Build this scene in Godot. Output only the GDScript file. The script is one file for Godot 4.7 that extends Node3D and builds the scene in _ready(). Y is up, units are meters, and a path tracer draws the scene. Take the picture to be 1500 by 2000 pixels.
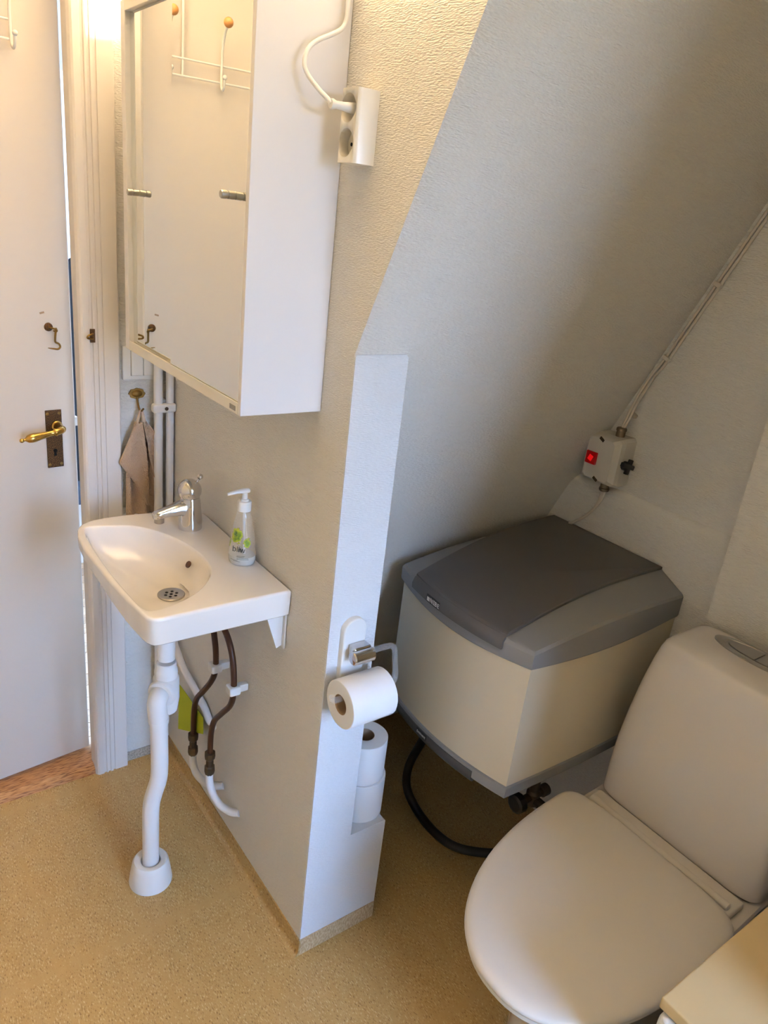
extends Node3D

# ------------------------------------------------------------------ soup of triangles
class Soup:
	var v := PackedVector3Array()
	var uv := PackedVector2Array()

	func put(t: PackedVector3Array) -> void:      # one closed piece, turned outwards
		var c := Vector3.ZERO
		for p in t: c += p
		c /= maxf(1.0, t.size())
		var vol := 0.0
		for i in range(0, t.size(), 3):
			vol += (t[i] - c).dot((t[i + 1] - c).cross(t[i + 2] - c))
		if vol < 0.0:
			for i in range(0, t.size(), 3):
				var k := t[i + 1]
				t[i + 1] = t[i + 2]
				t[i + 2] = k
		v.append_array(t)

	func loft(rings: Array, cap0 := true, cap1 := true) -> void:
		var t := PackedVector3Array()
		for i in rings.size() - 1:
			var a: PackedVector3Array = rings[i]
			var b: PackedVector3Array = rings[i + 1]
			var n := a.size()
			for k in n:
				var j := (k + 1) % n
				t.append_array([a[k], a[j], b[j], a[k], b[j], b[k]])
		for e in [[0, cap0, true], [rings.size() - 1, cap1, false]]:
			if not e[1]: continue
			var r: PackedVector3Array = rings[e[0]]
			var c := Vector3.ZERO
			for p in r: c += p
			c /= r.size()
			for k in r.size():
				var j := (k + 1) % r.size()
				if e[2]: t.append_array([c, r[j], r[k]])
				else: t.append_array([c, r[k], r[j]])
		put(t)

	func lathe(profile: Array, x: Transform3D, n := 32, cap := true) -> void:
		var rings := []
		for p in profile:
			var r := PackedVector3Array()
			for k in n:
				var a := TAU * k / n
				r.append(x * Vector3(p.x * cos(a), p.y, p.x * sin(a)))
			rings.append(r)
		loft(rings, cap, cap)

	func box(c: Vector3, size: Vector3, r := 0.0, b := Basis.IDENTITY) -> void:
		var h := size / 2.0
		r = minf(r, minf(h.x, minf(h.y, h.z)) * 0.98)
		var t := PackedVector3Array()
		var ks := [-1.0, 1.0]
		if r > 0.0: ks = [-1.0, -0.5, 0.0, 0.0001, 0.5, 1.0]
		for axis in 3:
			for s in [-1.0, 1.0]:
				var g := []
				var m: int = ks.size()
				for i in m:
					for j in m:
						var p := Vector3.ZERO
						var ia := (axis + 1) % 3
						var ib := (axis + 2) % 3
						p[axis] = s * h[axis]
						p[ia] = ks[i] * h[ia] if r <= 0.0 else _co(i, h[ia], r)
						p[ib] = ks[j] * h[ib] if r <= 0.0 else _co(j, h[ib], r)
						if r > 0.0:
							var q := Vector3(clampf(p.x, -h.x + r, h.x - r), clampf(p.y, -h.y + r, h.y - r), clampf(p.z, -h.z + r, h.z - r))
							p = q + (p - q).normalized() * r
						g.append(c + b * p)
				for i in m - 1:
					for j in m - 1:
						var a0: Vector3 = g[i * m + j]
						var a1: Vector3 = g[(i + 1) * m + j]
						var a2: Vector3 = g[(i + 1) * m + j + 1]
						var a3: Vector3 = g[i * m + j + 1]
						if s > 0: t.append_array([a0, a1, a2, a0, a2, a3])
						else: t.append_array([a0, a2, a1, a0, a3, a2])
		put(t)

	func _co(i: int, h: float, r: float) -> float:
		return [-h, -h + r * 0.42, -h + r, h - r, h - r * 0.42, h][i]

	func span(a: Vector3, b: Vector3, r := 0.0) -> void:
		box((a + b) / 2.0, (b - a).abs(), r)

	func prism(poly: PackedVector2Array, x: Transform3D, d: float) -> void:   # local XY polygon, along local Z from 0 to d
		var t := PackedVector3Array()
		if Geometry2D.is_polygon_clockwise(poly):
			poly = poly.duplicate()
			poly.reverse()
		var n := poly.size()
		for k in n:
			var p := poly[k]
			var q := poly[(k + 1) % n]
			var a := x * Vector3(p.x, p.y, 0)
			var b := x * Vector3(q.x, q.y, 0)
			var c := x * Vector3(q.x, q.y, d)
			var e := x * Vector3(p.x, p.y, d)
			t.append_array([a, b, c, a, c, e])
		var ix := Geometry2D.triangulate_polygon(poly)
		for i in range(0, ix.size(), 3):
			var p0 := poly[ix[i]]
			var p1 := poly[ix[i + 1]]
			var p2 := poly[ix[i + 2]]
			if (p1 - p0).cross(p2 - p0) < 0.0:
				var k := p1
				p1 = p2
				p2 = k
			t.append_array([x * Vector3(p0.x, p0.y, d), x * Vector3(p1.x, p1.y, d), x * Vector3(p2.x, p2.y, d)])
			t.append_array([x * Vector3(p0.x, p0.y, 0), x * Vector3(p2.x, p2.y, 0), x * Vector3(p1.x, p1.y, 0)])
		put(t)

	static func curve(pts: Array, steps: int) -> PackedVector3Array:
		var o := PackedVector3Array()
		for i in pts.size() - 1:
			var p0: Vector3 = pts[maxi(i - 1, 0)]
			var p1: Vector3 = pts[i]
			var p2: Vector3 = pts[i + 1]
			var p3: Vector3 = pts[mini(i + 2, pts.size() - 1)]
			for k in steps: o.append(p1.cubic_interpolate(p2, p0, p3, float(k) / steps))
		o.append(pts[-1])
		return o

	func tube(pts: Array, radius, n := 14, steps := 6) -> void:
		var c := curve(pts, steps) if steps > 1 else PackedVector3Array(pts)
		var rings := []
		var up := Vector3.ZERO
		for i in c.size():
			var d := (c[mini(i + 1, c.size() - 1)] - c[maxi(i - 1, 0)]).normalized()
			if up == Vector3.ZERO:
				up = d.cross(Vector3.RIGHT if absf(d.x) < 0.8 else Vector3.UP).normalized()
			up = (up - d * up.dot(d)).normalized()
			var side := d.cross(up)
			var rr: float
			if radius is Array:
				var f: float = float(i) / (c.size() - 1) * (radius.size() - 1)
				var lo := int(floor(f))
				rr = lerpf(radius[lo], radius[mini(lo + 1, radius.size() - 1)], f - lo)
			else: rr = radius
			var ring := PackedVector3Array()
			for k in n:
				var a := TAU * k / n
				ring.append(c[i] + (up * cos(a) + side * sin(a)) * rr)
			rings.append(ring)
		loft(rings)

	func ball(c: Vector3, r: float, n := 20) -> void:
		var pr := []
		for i in 11:
			var a := -PI / 2 + PI * i / 10.0
			pr.append(Vector2(maxf(cos(a) * r, 0.00005), sin(a) * r))
		lathe(pr, Transform3D(Basis.IDENTITY, c), n)

	func sheet(rows: Array, th: Vector3) -> void:    # rows of points, thickened by th into a closed cloth
		var t := PackedVector3Array()
		var m: int = rows.size()
		var n: int = rows[0].size()
		for i in m - 1:
			for j in n - 1:
				var a: Vector3 = rows[i][j]
				var b: Vector3 = rows[i + 1][j]
				var c: Vector3 = rows[i + 1][j + 1]
				var d: Vector3 = rows[i][j + 1]
				t.append_array([a, b, c, a, c, d, a + th, c + th, b + th, a + th, d + th, c + th])
		for i in m - 1:
			for e in [[0, 1], [n - 1, -1]]:
				var a: Vector3 = rows[i][e[0]]
				var b: Vector3 = rows[i + 1][e[0]]
				if e[1] > 0: t.append_array([a, a + th, b + th, a, b + th, b])
				else: t.append_array([a, b + th, a + th, a, b, b + th])
		for j in n - 1:
			for e in [[0, 1], [m - 1, -1]]:
				var a: Vector3 = rows[e[0]][j]
				var b: Vector3 = rows[e[0]][j + 1]
				if e[1] > 0: t.append_array([a, b + th, a + th, a, b, b + th])
				else: t.append_array([a, a + th, b + th, a, b + th, b])
		put(t)

	func turn(x: Transform3D) -> Soup:
		for i in v.size(): v[i] = x * v[i]
		return self


# ------------------------------------------------------------------ scene tree helpers
var taken := {}
var M := {}
const Z3 := Vector3.ZERO

func numbered(called: String) -> String:
	if not taken.has(called):
		taken[called] = 0
		return called
	taken[called] += 1
	return "%s_%03d" % [called, taken[called]]

func smooth_mesh(s: Soup, shift: Vector3, angle: float) -> ArrayMesh:
	var n := s.v.size()
	var fn := PackedVector3Array()
	var at := {}
	for i in range(0, n, 3):
		var f := (s.v[i + 1] - s.v[i]).cross(s.v[i + 2] - s.v[i])
		fn.append(f)
		for k in 3:
			var q := Vector3i((s.v[i + k] * 50000.0).round())
			if at.has(q): at[q].append(i / 3)
			else: at[q] = [i / 3]
	var limit := cos(deg_to_rad(angle))
	var pos := PackedVector3Array()
	var nor := PackedVector3Array()
	var uvs := PackedVector2Array()
	for i in range(0, n, 3):
		var f := fn[i / 3]
		if f.length_squared() < 1e-20: continue
		var fu := f.normalized()
		for k in [0, 2, 1]:
			var p := s.v[i + k]
			var sum := Vector3.ZERO
			for j in at[Vector3i((p * 50000.0).round())]:
				var g: Vector3 = fn[j]
				if g.length_squared() > 1e-20 and g.normalized().dot(fu) > limit: sum += g
			pos.append(p - shift)
			nor.append(sum.normalized() if sum.length_squared() > 1e-20 else fu)
			if s.uv.size() == n: uvs.append(s.uv[i + k])
	var a := []
	a.resize(Mesh.ARRAY_MAX)
	a[Mesh.ARRAY_VERTEX] = pos
	a[Mesh.ARRAY_NORMAL] = nor
	if uvs.size() == pos.size(): a[Mesh.ARRAY_TEX_UV] = uvs
	var m := ArrayMesh.new()
	m.add_surface_from_arrays(Mesh.PRIMITIVE_TRIANGLES, a)
	return m

func part(called: String, s: Soup, m: Material, parent: Node3D, angle := 40.0) -> MeshInstance3D:
	var off := Z3
	var p: Node = parent
	while p != self:
		off += (p as Node3D).position
		p = p.get_parent()
	var lo := s.v[0]
	var hi := s.v[0]
	for q in s.v:
		lo = lo.min(q)
		hi = hi.max(q)
	var c := Vector3((lo.x + hi.x) / 2, lo.y, (lo.z + hi.z) / 2)
	var o := MeshInstance3D.new()
	o.name = called
	o.mesh = smooth_mesh(s, c, angle)
	o.material_override = m
	o.position = c - off
	parent.add_child(o, true)
	return o

func thing(called: String, label: String, category: String, at: Vector3, group := "") -> Node3D:
	var o := Node3D.new()
	o.name = numbered(called)
	add_child(o)
	o.position = at
	return tag(o, label, category, group)

func tag(o: Node3D, label: String, category: String, group := "") -> Node3D:
	o.set_meta("label", label)
	o.set_meta("category", category)
	if group: o.set_meta("group", group)
	return o

func one(called: String, s: Soup, m: Material, label: String, category: String, group := "", angle := 40.0) -> MeshInstance3D:
	var o := part(numbered(called), s, m, self, angle)
	tag(o, label, category, group)
	return o

func struct(called: String, s: Soup, m: Material, label: String, category: String, angle := 30.0) -> MeshInstance3D:
	var o := one(called, s, m, label, category, "", angle)
	o.set_meta("kind", "structure")
	return o

# ------------------------------------------------------------------ materials
func mat(key: String, c: Color, rough := 0.6, metal := 0.0) -> StandardMaterial3D:
	var m := StandardMaterial3D.new()
	m.resource_name = key
	m.albedo_color = c
	m.roughness = rough
	m.metallic = metal
	M[key] = m
	return m

func noise(kind: int, freq: float, rseed: int, octaves := 3) -> FastNoiseLite:
	var f := FastNoiseLite.new()
	f.noise_type = kind
	f.frequency = freq
	f.seed = rseed
	f.fractal_octaves = octaves
	return f

func tri(m: StandardMaterial3D, scale: Vector3) -> void:
	m.uv1_triplanar = true
	m.uv1_world_triplanar = true
	m.uv1_scale = scale
	m.uv1_triplanar_sharpness = 8.0

func relief(m: StandardMaterial3D, img: Image, depth: float) -> void:
	m.heightmap_enabled = true
	m.heightmap_texture = ImageTexture.create_from_image(img)
	m.heightmap_scale = depth

func mixed(img: Image, ramp: Array) -> Image:      # a grey image through a ramp of [value, colour]
	var g := Gradient.new()
	g.offsets = PackedFloat32Array(ramp.map(func(r): return r[0]))
	g.colors = PackedColorArray(ramp.map(func(r): return r[1]))
	var o := Image.create(img.get_width(), img.get_height(), false, Image.FORMAT_RGB8)
	for y in img.get_height():
		for x in img.get_width():
			o.set_pixel(x, y, g.sample(img.get_pixel(x, y).r))
	return o

func make_materials() -> void:
	# painted woven wallpaper: short sideways ridges
	var ridges := noise(FastNoiseLite.TYPE_SIMPLEX_SMOOTH, 0.035, 3, 2).get_seamless_image(512, 512)
	for k in [["wallpaper", Color(0.87, 0.855, 0.825)], ["post_paint", Color(0.86, 0.86, 0.86)]]:
		var w := mat(k[0], k[1], 0.55)
		tri(w, Vector3(4.8, 22.0, 4.8))
		relief(w, ridges, 0.14 if k[0] == "wallpaper" else 0.07)
	mat("cream", Color(0.90, 0.86, 0.77), 0.7)
	mat("plaster", Color(0.88, 0.87, 0.85), 0.8)
	mat("door_paint", Color(0.83, 0.79, 0.745), 0.35)
	mat("trim_paint", Color(0.87, 0.84, 0.81), 0.4)
	# linoleum: streaks and flecks
	var coarse := noise(FastNoiseLite.TYPE_SIMPLEX_SMOOTH, 0.012, 8, 3).get_seamless_image(512, 512)
	var fine := noise(FastNoiseLite.TYPE_SIMPLEX_SMOOTH, 0.075, 9, 2).get_seamless_image(512, 512)
	var fleck := noise(FastNoiseLite.TYPE_SIMPLEX_SMOOTH, 0.11, 11, 1).get_seamless_image(512, 512)
	var lino := Image.create(512, 512, false, Image.FORMAT_RGB8)
	for y in 512:
		for x in 512:
			var a := coarse.get_pixel(x, y).r
			var b := fine.get_pixel(x, y).r
			var f := fleck.get_pixel(x, y).r
			var c := Color(0.735, 0.60, 0.375).lerp(Color(0.79, 0.665, 0.45), clampf(a * 0.6 + b * 0.5, 0, 1))
			c = c.lerp(Color(0.60, 0.46, 0.25), smoothstep(0.70, 0.86, b) * 0.75)
			c = c.lerp(Color(0.88, 0.80, 0.64), smoothstep(0.74, 0.88, f) * 0.8)
			c = c.lerp(Color(0.50, 0.37, 0.2), smoothstep(0.20, 0.10, f) * 0.7)
			lino.set_pixel(x, y, c)
	var l := mat("lino", Color(0.95, 0.945, 0.92), 0.42)
	l.albedo_texture = ImageTexture.create_from_image(lino)
	tri(l, Vector3(5.5, 2.0, 2.0))
	var lg := mat("lino_upstand", Color(1.0, 0.97, 0.95), 0.5)
	lg.albedo_texture = ImageTexture.create_from_image(mixed(fine, [[0.25, Color(0.68, 0.59, 0.44)], [0.5, Color(0.75, 0.67, 0.52)], [0.75, Color(0.79, 0.73, 0.60)]]))
	tri(lg, Vector3(5.5, 2.0, 2.0))
	var dirt := mat("sealed_joint", Color(1, 1, 1), 0.7)
	dirt.albedo_texture = ImageTexture.create_from_image(mixed(fine, [[0.25, Color(0.58, 0.55, 0.50)], [0.5, Color(0.68, 0.64, 0.58)], [0.75, Color(0.74, 0.70, 0.63)]]))
	tri(dirt, Vector3(4, 4, 4))
	# woods
	var grain := noise(FastNoiseLite.TYPE_SIMPLEX_SMOOTH, 0.04, 21, 3).get_seamless_image(512, 512)
	var oak := mat("oak", Color(1, 1, 1), 0.5)
	oak.albedo_texture = ImageTexture.create_from_image(mixed(grain, [[0.25, Color(0.46, 0.28, 0.15)], [0.40, Color(0.68, 0.47, 0.28)], [0.65, Color(0.76, 0.55, 0.35)], [0.9, Color(0.80, 0.60, 0.41)]]))
	tri(oak, Vector3(1.2, 14, 14))
	for k in 3:
		var pl := mat("plank%d" % k, Color(1, 1, 1).darkened(0.06 * k), 0.45)
		pl.albedo_texture = ImageTexture.create_from_image(mixed(grain, [[0.2, Color(0.68, 0.52, 0.38)], [0.6, Color(0.80, 0.66, 0.52)], [0.9, Color(0.85, 0.73, 0.60)]])) if k == 0 else M["plank0"].albedo_texture
		tri(pl, Vector3(1.4, 12, 16))
	mat("knob_wood", Color(0.72, 0.50, 0.28), 0.4)
	# metals
	mat("chrome", Color(0.82, 0.82, 0.83), 0.08, 1.0)
	mat("steel", Color(0.66, 0.65, 0.63), 0.28, 1.0)
	mat("mirror", Color(0.93, 0.94, 0.93), 0.01, 1.0)
	mat("brass", Color(0.72, 0.58, 0.31), 0.25, 1.0)
	mat("dull_brass", Color(0.52, 0.41, 0.22), 0.45, 0.9)
	var pat := mat("old_brass", Color(1, 1, 1), 0.5, 0.6)
	pat.albedo_texture = ImageTexture.create_from_image(mixed(fine, [[0.25, Color(0.16, 0.10, 0.06)], [0.5, Color(0.30, 0.20, 0.11)], [0.75, Color(0.50, 0.36, 0.18)]]))
	tri(pat, Vector3(12, 12, 12))
	mat("brown_pipe", Color(0.26, 0.15, 0.09), 0.4, 0.3)
	mat("coupling", Color(0.30, 0.26, 0.21), 0.5, 0.7)
	mat("gland", Color(0.50, 0.44, 0.36), 0.4, 0.8)
	# plastics, ceramics, cloth
	mat("white_plastic", Color(0.90, 0.89, 0.87), 0.35)
	mat("outlet_plastic", Color(0.91, 0.89, 0.85), 0.3)
	mat("socket_inside", Color(0.84, 0.81, 0.75), 0.4)
	mat("laminate", Color(0.88, 0.87, 0.87), 0.4)
	mat("frame_white", Color(0.88, 0.86, 0.82), 0.4)
	mat("badge_grey", Color(0.55, 0.54, 0.52), 0.4)
	var cer := mat("ceramic", Color(0.935, 0.91, 0.88), 0.10)
	cer.clearcoat_enabled = true
	cer.clearcoat = 0.5
	cer.clearcoat_roughness = 0.05
	mat("toilet_ceramic", Color(0.86, 0.83, 0.80), 0.10)
	mat("toilet_lid", Color(0.85, 0.82, 0.78), 0.32)
	mat("pipe_paint", Color(0.90, 0.89, 0.88), 0.4)
	mat("paper", Color(0.91, 0.905, 0.90), 0.95)
	mat("card", Color(0.62, 0.52, 0.42), 0.9)
	mat("heater_shell", Color(0.84, 0.79, 0.69), 0.32)
	mat("heater_grey", Color(0.54, 0.54, 0.54), 0.5)
	mat("heater_lid", Color(0.36, 0.35, 0.345), 0.5)
	mat("badge_dark", Color(0.12, 0.12, 0.12), 0.4)
	mat("print_pale", Color(0.85, 0.85, 0.85), 0.5)
	mat("black_plastic", Color(0.03, 0.03, 0.03), 0.5)
	mat("rubber", Color(0.035, 0.035, 0.035), 0.5)
	mat("dark_gap", Color(0.02, 0.02, 0.02), 0.9)
	mat("box_grey", Color(0.78, 0.76, 0.72), 0.5)
	mat("cable", Color(0.80, 0.76, 0.70), 0.45)
	var ind := mat("indicator", Color(0.45, 0.02, 0.03), 0.2)
	ind.emission_enabled = true
	ind.emission = Color(1.0, 0.03, 0.05)
	ind.emission_energy_multiplier = 0.07
	var inb := mat("indicator_core", Color(0.6, 0.03, 0.04), 0.2)
	inb.emission_enabled = true
	inb.emission = Color(1.0, 0.08, 0.10)
	inb.emission_energy_multiplier = 0.5
	var weave := noise(FastNoiseLite.TYPE_CELLULAR, 0.06, 31, 1).get_seamless_image(256, 256)
	var tw := mat("towel", Color(0.74, 0.63, 0.53), 0.95)
	tri(tw, Vector3(20, 20, 20))
	relief(tw, weave, 0.2)
	mat("towel_hem", Color(0.76, 0.67, 0.58), 0.9)
	mat("green_cloth", Color(0.66, 0.70, 0.10), 0.9)
	mat("coat", Color(0.035, 0.037, 0.05), 0.9)
	mat("coat_hem", Color(0.22, 0.25, 0.29), 0.9)
	mat("cabinet_top", Color(0.80, 0.71, 0.54), 0.5)
	var gl := mat("clear_plastic", Color(0.93, 0.93, 0.90, 0.13), 0.04)
	gl.transparency = BaseMaterial3D.TRANSPARENCY_ALPHA
	var ac := mat("acrylic", Color(0.95, 0.95, 0.95, 0.10), 0.03)
	ac.transparency = BaseMaterial3D.TRANSPARENCY_ALPHA
	var pane := mat("pane", Color(0.96, 0.98, 1.0, 0.06), 0.02)
	pane.transparency = BaseMaterial3D.TRANSPARENCY_ALPHA
	var soap := mat("soap", Color(0.88, 0.87, 0.84, 0.75), 0.3)
	soap.transparency = BaseMaterial3D.TRANSPARENCY_ALPHA
	mat("ink", Color(0.10, 0.11, 0.09), 0.6)
	var opal := mat("lamp_opal", Color(0.95, 0.92, 0.85), 0.4)
	opal.emission_enabled = true
	opal.emission = LAMP_COLOR
	opal.emission_energy_multiplier = 2.0

# ------------------------------------------------------------------ camera, sky, light, exposure
const LAMP_COLOR := Color(1.0, 0.906, 0.78)
const LAMP_ENERGY := 1.62
const SKY_ENERGY := 39.0
const ZD := -0.775          # face of the door wall
const H0 := 1.317           # where the roof slope meets the post
const SL := 2.246           # rise of the roof slope

func setup() -> void:
	var cam := Camera3D.new()
	cam.name = "camera"
	var pitch := 0.373839
	var yaw := 0.666529
	var roll := 0.117873
	var f := Vector3(sin(yaw) * cos(pitch), -sin(pitch), -cos(yaw) * cos(pitch))
	var r := Vector3(cos(yaw), 0, sin(yaw))
	var u := r.cross(f)
	var r2 := r * cos(roll) + u * sin(roll)
	var u2 := u * cos(roll) - r * sin(roll)
	cam.transform = Transform3D(Basis(r2, u2, -f), Vector3(-0.66414, 1.52, 0.96139))
	cam.fov = rad_to_deg(2.0 * atan(1000.0 / 1455.87))
	cam.near = 0.02
	add_child(cam)
	cam.current = true
	var env := Environment.new()
	env.tonemap_mode = Environment.TONE_MAPPER_LINEAR
	env.tonemap_exposure = 1.11
	env.background_mode = Environment.BG_SKY
	var sk := ProceduralSkyMaterial.new()
	sk.sky_top_color = Color(0.584, 0.755, 1.0)
	sk.sky_horizon_color = Color(0.68, 0.809, 1.0)
	sk.ground_bottom_color = Color(0.42, 0.43, 0.42)
	sk.ground_horizon_color = Color(0.60, 0.62, 0.62)
	sk.energy_multiplier = SKY_ENERGY
	var sky := Sky.new()
	sky.sky_material = sk
	env.sky = sky
	env.sdfgi_enabled = true
	env.ssao_enabled = true
	env.ssil_enabled = true
	var we := WorldEnvironment.new()
	we.name = "world_environment"
	we.environment = env
	add_child(we)

func _ready() -> void:
	setup()
	make_materials()
	build_room()
	build_hall()
	build_door()
	build_cabinet()
	build_basin()
	build_corner()
	build_plumbing()
	build_paper()
	build_heater()
	build_switch_box()
	build_toilet()

func V(x: float, y: float, z: float) -> Vector3: return Vector3(x, y, z)

func along_x(x0: float) -> Transform3D:      # local X = world Z, local Y = world Y, local Z = world X
	return Transform3D(Basis(Vector3(0, 0, 1), Vector3(0, 1, 0), Vector3(1, 0, 0)), V(x0, 0, 0))

func along_y(y0: float) -> Transform3D:      # local X = world X, local Y = world Z, local Z = up
	return Transform3D(Basis(Vector3(1, 0, 0), Vector3(0, 0, 1), Vector3(0, 1, 0)), V(0, y0, 0))

# lathe axis along +X
func lathe_x(at: Vector3) -> Transform3D:
	return Transform3D(Basis(Vector3(0, 1, 0), Vector3(1, 0, 0), Vector3(0, 0, -1)), at)

func lathe_z(at: Vector3) -> Transform3D:
	return Transform3D(Basis(Vector3(1, 0, 0), Vector3(0, 0, 1), Vector3(0, -1, 0)), at)

func lathe_dir(at: Vector3, d: Vector3) -> Transform3D:
	var y := d.normalized()
	var x := y.cross(Vector3.RIGHT if absf(y.x) < 0.8 else Vector3.UP).normalized()
	return Transform3D(Basis(x, y, x.cross(y)), at)

func build_room() -> void:
	var s := Soup.new()
	s.span(V(-1.3, -0.06, ZD), V(1.08, 0, 2.4))
	struct("floor", s, M.lino, "yellow-beige speckled linoleum floor of the toilet room", "floor")
	s = Soup.new()
	s.span(V(-1.3, 2.3, -0.9), V(1.08, 2.4, 2.4))
	struct("ceiling", s, M.cream, "cream ceiling above the toilet room", "ceiling")
	# the partition that carries basin and cabinet; its narrow end is the white post
	s = Soup.new()
	s.prism(PackedVector2Array([Vector2(ZD - 0.1, 0), Vector2(-0.003, 0), Vector2(-0.003, H0), Vector2((2.3 - H0) / SL, 2.3), Vector2(ZD - 0.1, 2.3)]), along_x(0.0), 0.104)
	struct("wall_partition", s, M.wallpaper, "wallpapered partition wall behind washbasin and mirror cabinet", "wall")
	s = Soup.new()
	s.prism(PackedVector2Array([Vector2(0.0005, 0), Vector2(0.198, 0), Vector2(0.198, 0.287), Vector2(0.195, 0.290), Vector2(0.1055, 0.290), Vector2(0.1055, H0 - 0.006), Vector2(0.101, H0), Vector2(0.0025, H0), Vector2(0.0005, H0 - 0.003)]), Transform3D(Basis.IDENTITY, V(0, 0, -0.02)), 0.02)
	s.span(V(0.1045, 0, -0.14), V(0.198, 0.29, -0.02))
	struct("wall_post", s, M.post_paint, "narrow white end of the partition with a low step beside it", "wall")
	# roof slope
	s = Soup.new()
	var zl := (-0.06 - H0) / SL - 0.004
	var zh := (2.4 - H0) / SL - 0.004
	s.prism(PackedVector2Array([Vector2(zl, -0.06), Vector2(zh, 2.4), Vector2(zh - 0.14, 2.4), Vector2(zl - 0.14, -0.06)]), along_x(0.0005), 1.08)
	struct("wall_slope", s, M.wallpaper, "steep sloping roof wall with ribbed wallpaper above the water heater", "wall")
	# right wall: the lower part stands a little proud and ends in a soft ledge
	s = Soup.new()
	s.prism(PackedVector2Array([Vector2(0.95, 0), Vector2(0.80, 0), Vector2(0.80, 0.935), Vector2(0.8015, 0.955), Vector2(0.807, 0.968), Vector2(0.815, 0.976), Vector2(0.822, 0.980), Vector2(0.822, 2.3), Vector2(0.95, 2.3)]),
		Transform3D(Basis.IDENTITY, V(0, 0, -0.62)), 0.905)
	struct("wall_right", s, M.wallpaper, "wallpapered wall with a low ledge behind heater and switch box", "wall", 50.0)
	s = Soup.new()
	s.prism(PackedVector2Array([Vector2(0.771, 0.280), Vector2(1.08, 0.280), Vector2(1.08, 0.96), Vector2(0.963, 0.95)]), along_y(0.0), 2.3)
	struct("wall_right_panel", s, M.wallpaper, "flat wallpapered wall panel behind the toilet tank", "wall")
	# walls behind the camera
	s = Soup.new()
	s.span(V(0.20, 0, 0.95), V(1.08, 2.3, 1.05))
	s.span(V(0.85, 0, 1.05), V(0.95, 2.3, 2.3))
	struct("wall_stub", s, M.cream, "cream stub wall beside the low cabinet", "wall")
	s = Soup.new()
	s.span(V(-1.3, 0, -0.88), V(-1.2, 2.3, 2.3))
	struct("wall_left", s, M.cream, "cream wall on the hinge side of the door", "wall")
	s = Soup.new()
	var wx0 := -0.22
	var wx1 := 0.32
	var wy0 := 0.40
	var wy1 := 1.95
	s.span(V(-1.3, 0, 2.2), V(wx0, 2.3, 2.3))
	s.span(V(wx1, 0, 2.2), V(0.95, 2.3, 2.3))
	s.span(V(wx0, 0, 2.2), V(wx1, wy0, 2.3))
	s.span(V(wx0, wy1, 2.2), V(wx1, 2.3, 2.3))
	struct("wall_window", s, M.cream, "cream wall around the toilet room window", "wall")
	var w := thing("window_1", "narrow white framed window of the toilet room", "window", V(0.025, wy0, 2.25))
	w.set_meta("kind", "structure")
	s = Soup.new()
	for x in [wx0 + 0.018, wx1 - 0.018]: s.span(V(x - 0.018, wy0, 2.235), V(x + 0.018, wy1, 2.275), 0.003)
	for y in [wy0 + 0.018, wy1 - 0.018]: s.span(V(wx0, y - 0.018, 2.235), V(wx1, y + 0.018, 2.275), 0.003)
	part("window_frame", s, M.trim_paint, w)
	s = Soup.new()
	s.span(V(wx0 + 0.03, wy0 + 0.03, 2.253), V(wx1 - 0.03, wy1 - 0.03, 2.257))
	part("pane", s, M.pane, w)
	s = Soup.new()
	s.span(V(wx0 - 0.03, wy0 - 0.02, 2.12), V(wx1 + 0.03, wy0, 2.235), 0.004)
	part("window_sill", s, M.trim_paint, w)
	# door wall
	s = Soup.new()
	s.span(V(-0.165, 0, ZD - 0.105), V(0.0, 2.3, ZD))
	s.span(V(-1.2, 0, ZD - 0.105), V(-0.99, 2.3, ZD))
	s.span(V(-0.99, 2.06, ZD - 0.105), V(-0.165, 2.3, ZD))
	struct("wall_door", s, M.wallpaper, "wallpapered wall around the doorway", "wall")
	# upstands of linoleum
	s = Soup.new()
	s.prism(PackedVector2Array([Vector2(0.001, 0), Vector2(-0.016, 0), Vector2(-0.008, 0.004), Vector2(-0.004, 0.012), Vector2(-0.003, 0.044), Vector2(0.001, 0.044)]), Transform3D(Basis.IDENTITY, V(0, 0, ZD)), -ZD + 0.003)
	struct("baseboard_partition", s, M.lino, "linoleum turned up along the foot of the partition wall", "baseboard", 50.0)
	s = Soup.new()
	s.span(V(-0.003, 0, -0.001), V(0.197, 0.045, 0.003), 0.001)
	struct("baseboard_post", s, M.lino_upstand, "linoleum strip at the foot of the white post", "baseboard")
	s = Soup.new()
	s.span(V(-0.127, 0, ZD - 0.001), V(-0.003, 0.03, ZD + 0.004), 0.001)
	struct("baseboard_door", s, M.sealed_joint, "grubby grey upstand at the foot of the door wall", "baseboard")
	# casing of the doorway with grooves
	var prof := [[0.0, -0.025], [0.0, 0.012], [0.004, 0.019], [0.008, 0.022], [0.021, 0.022], [0.0225, 0.018], [0.0275, 0.018], [0.029, 0.022], [0.0325, 0.022], [0.034, 0.018], [0.0385, 0.018], [0.040, 0.022], [0.046, 0.022], [0.0475, 0.017], [0.051, 0.017], [0.0525, 0.020], [0.084, 0.020], [0.087, 0.017], [0.087, 0.0], [0.048, 0.0], [0.048, -0.025]]
	var pa := PackedVector2Array()
	var pb := PackedVector2Array()
	for q in prof:
		pa.append(Vector2(-0.213 + q[0], ZD + q[1]))
		pb.append(Vector2(-0.942 - q[0], ZD + q[1]))
	s = Soup.new()
	s.prism(pa, along_y(0.0), 2.10)
	struct("trim_1", s, M.trim_paint, "grooved white door casing beside the light switch", "trim", 20.0)
	s = Soup.new()
	s.prism(pb, along_y(0.0), 2.10)
	struct("trim_2", s, M.trim_paint, "grooved white door casing on the hinge side", "trim", 20.0)
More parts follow.
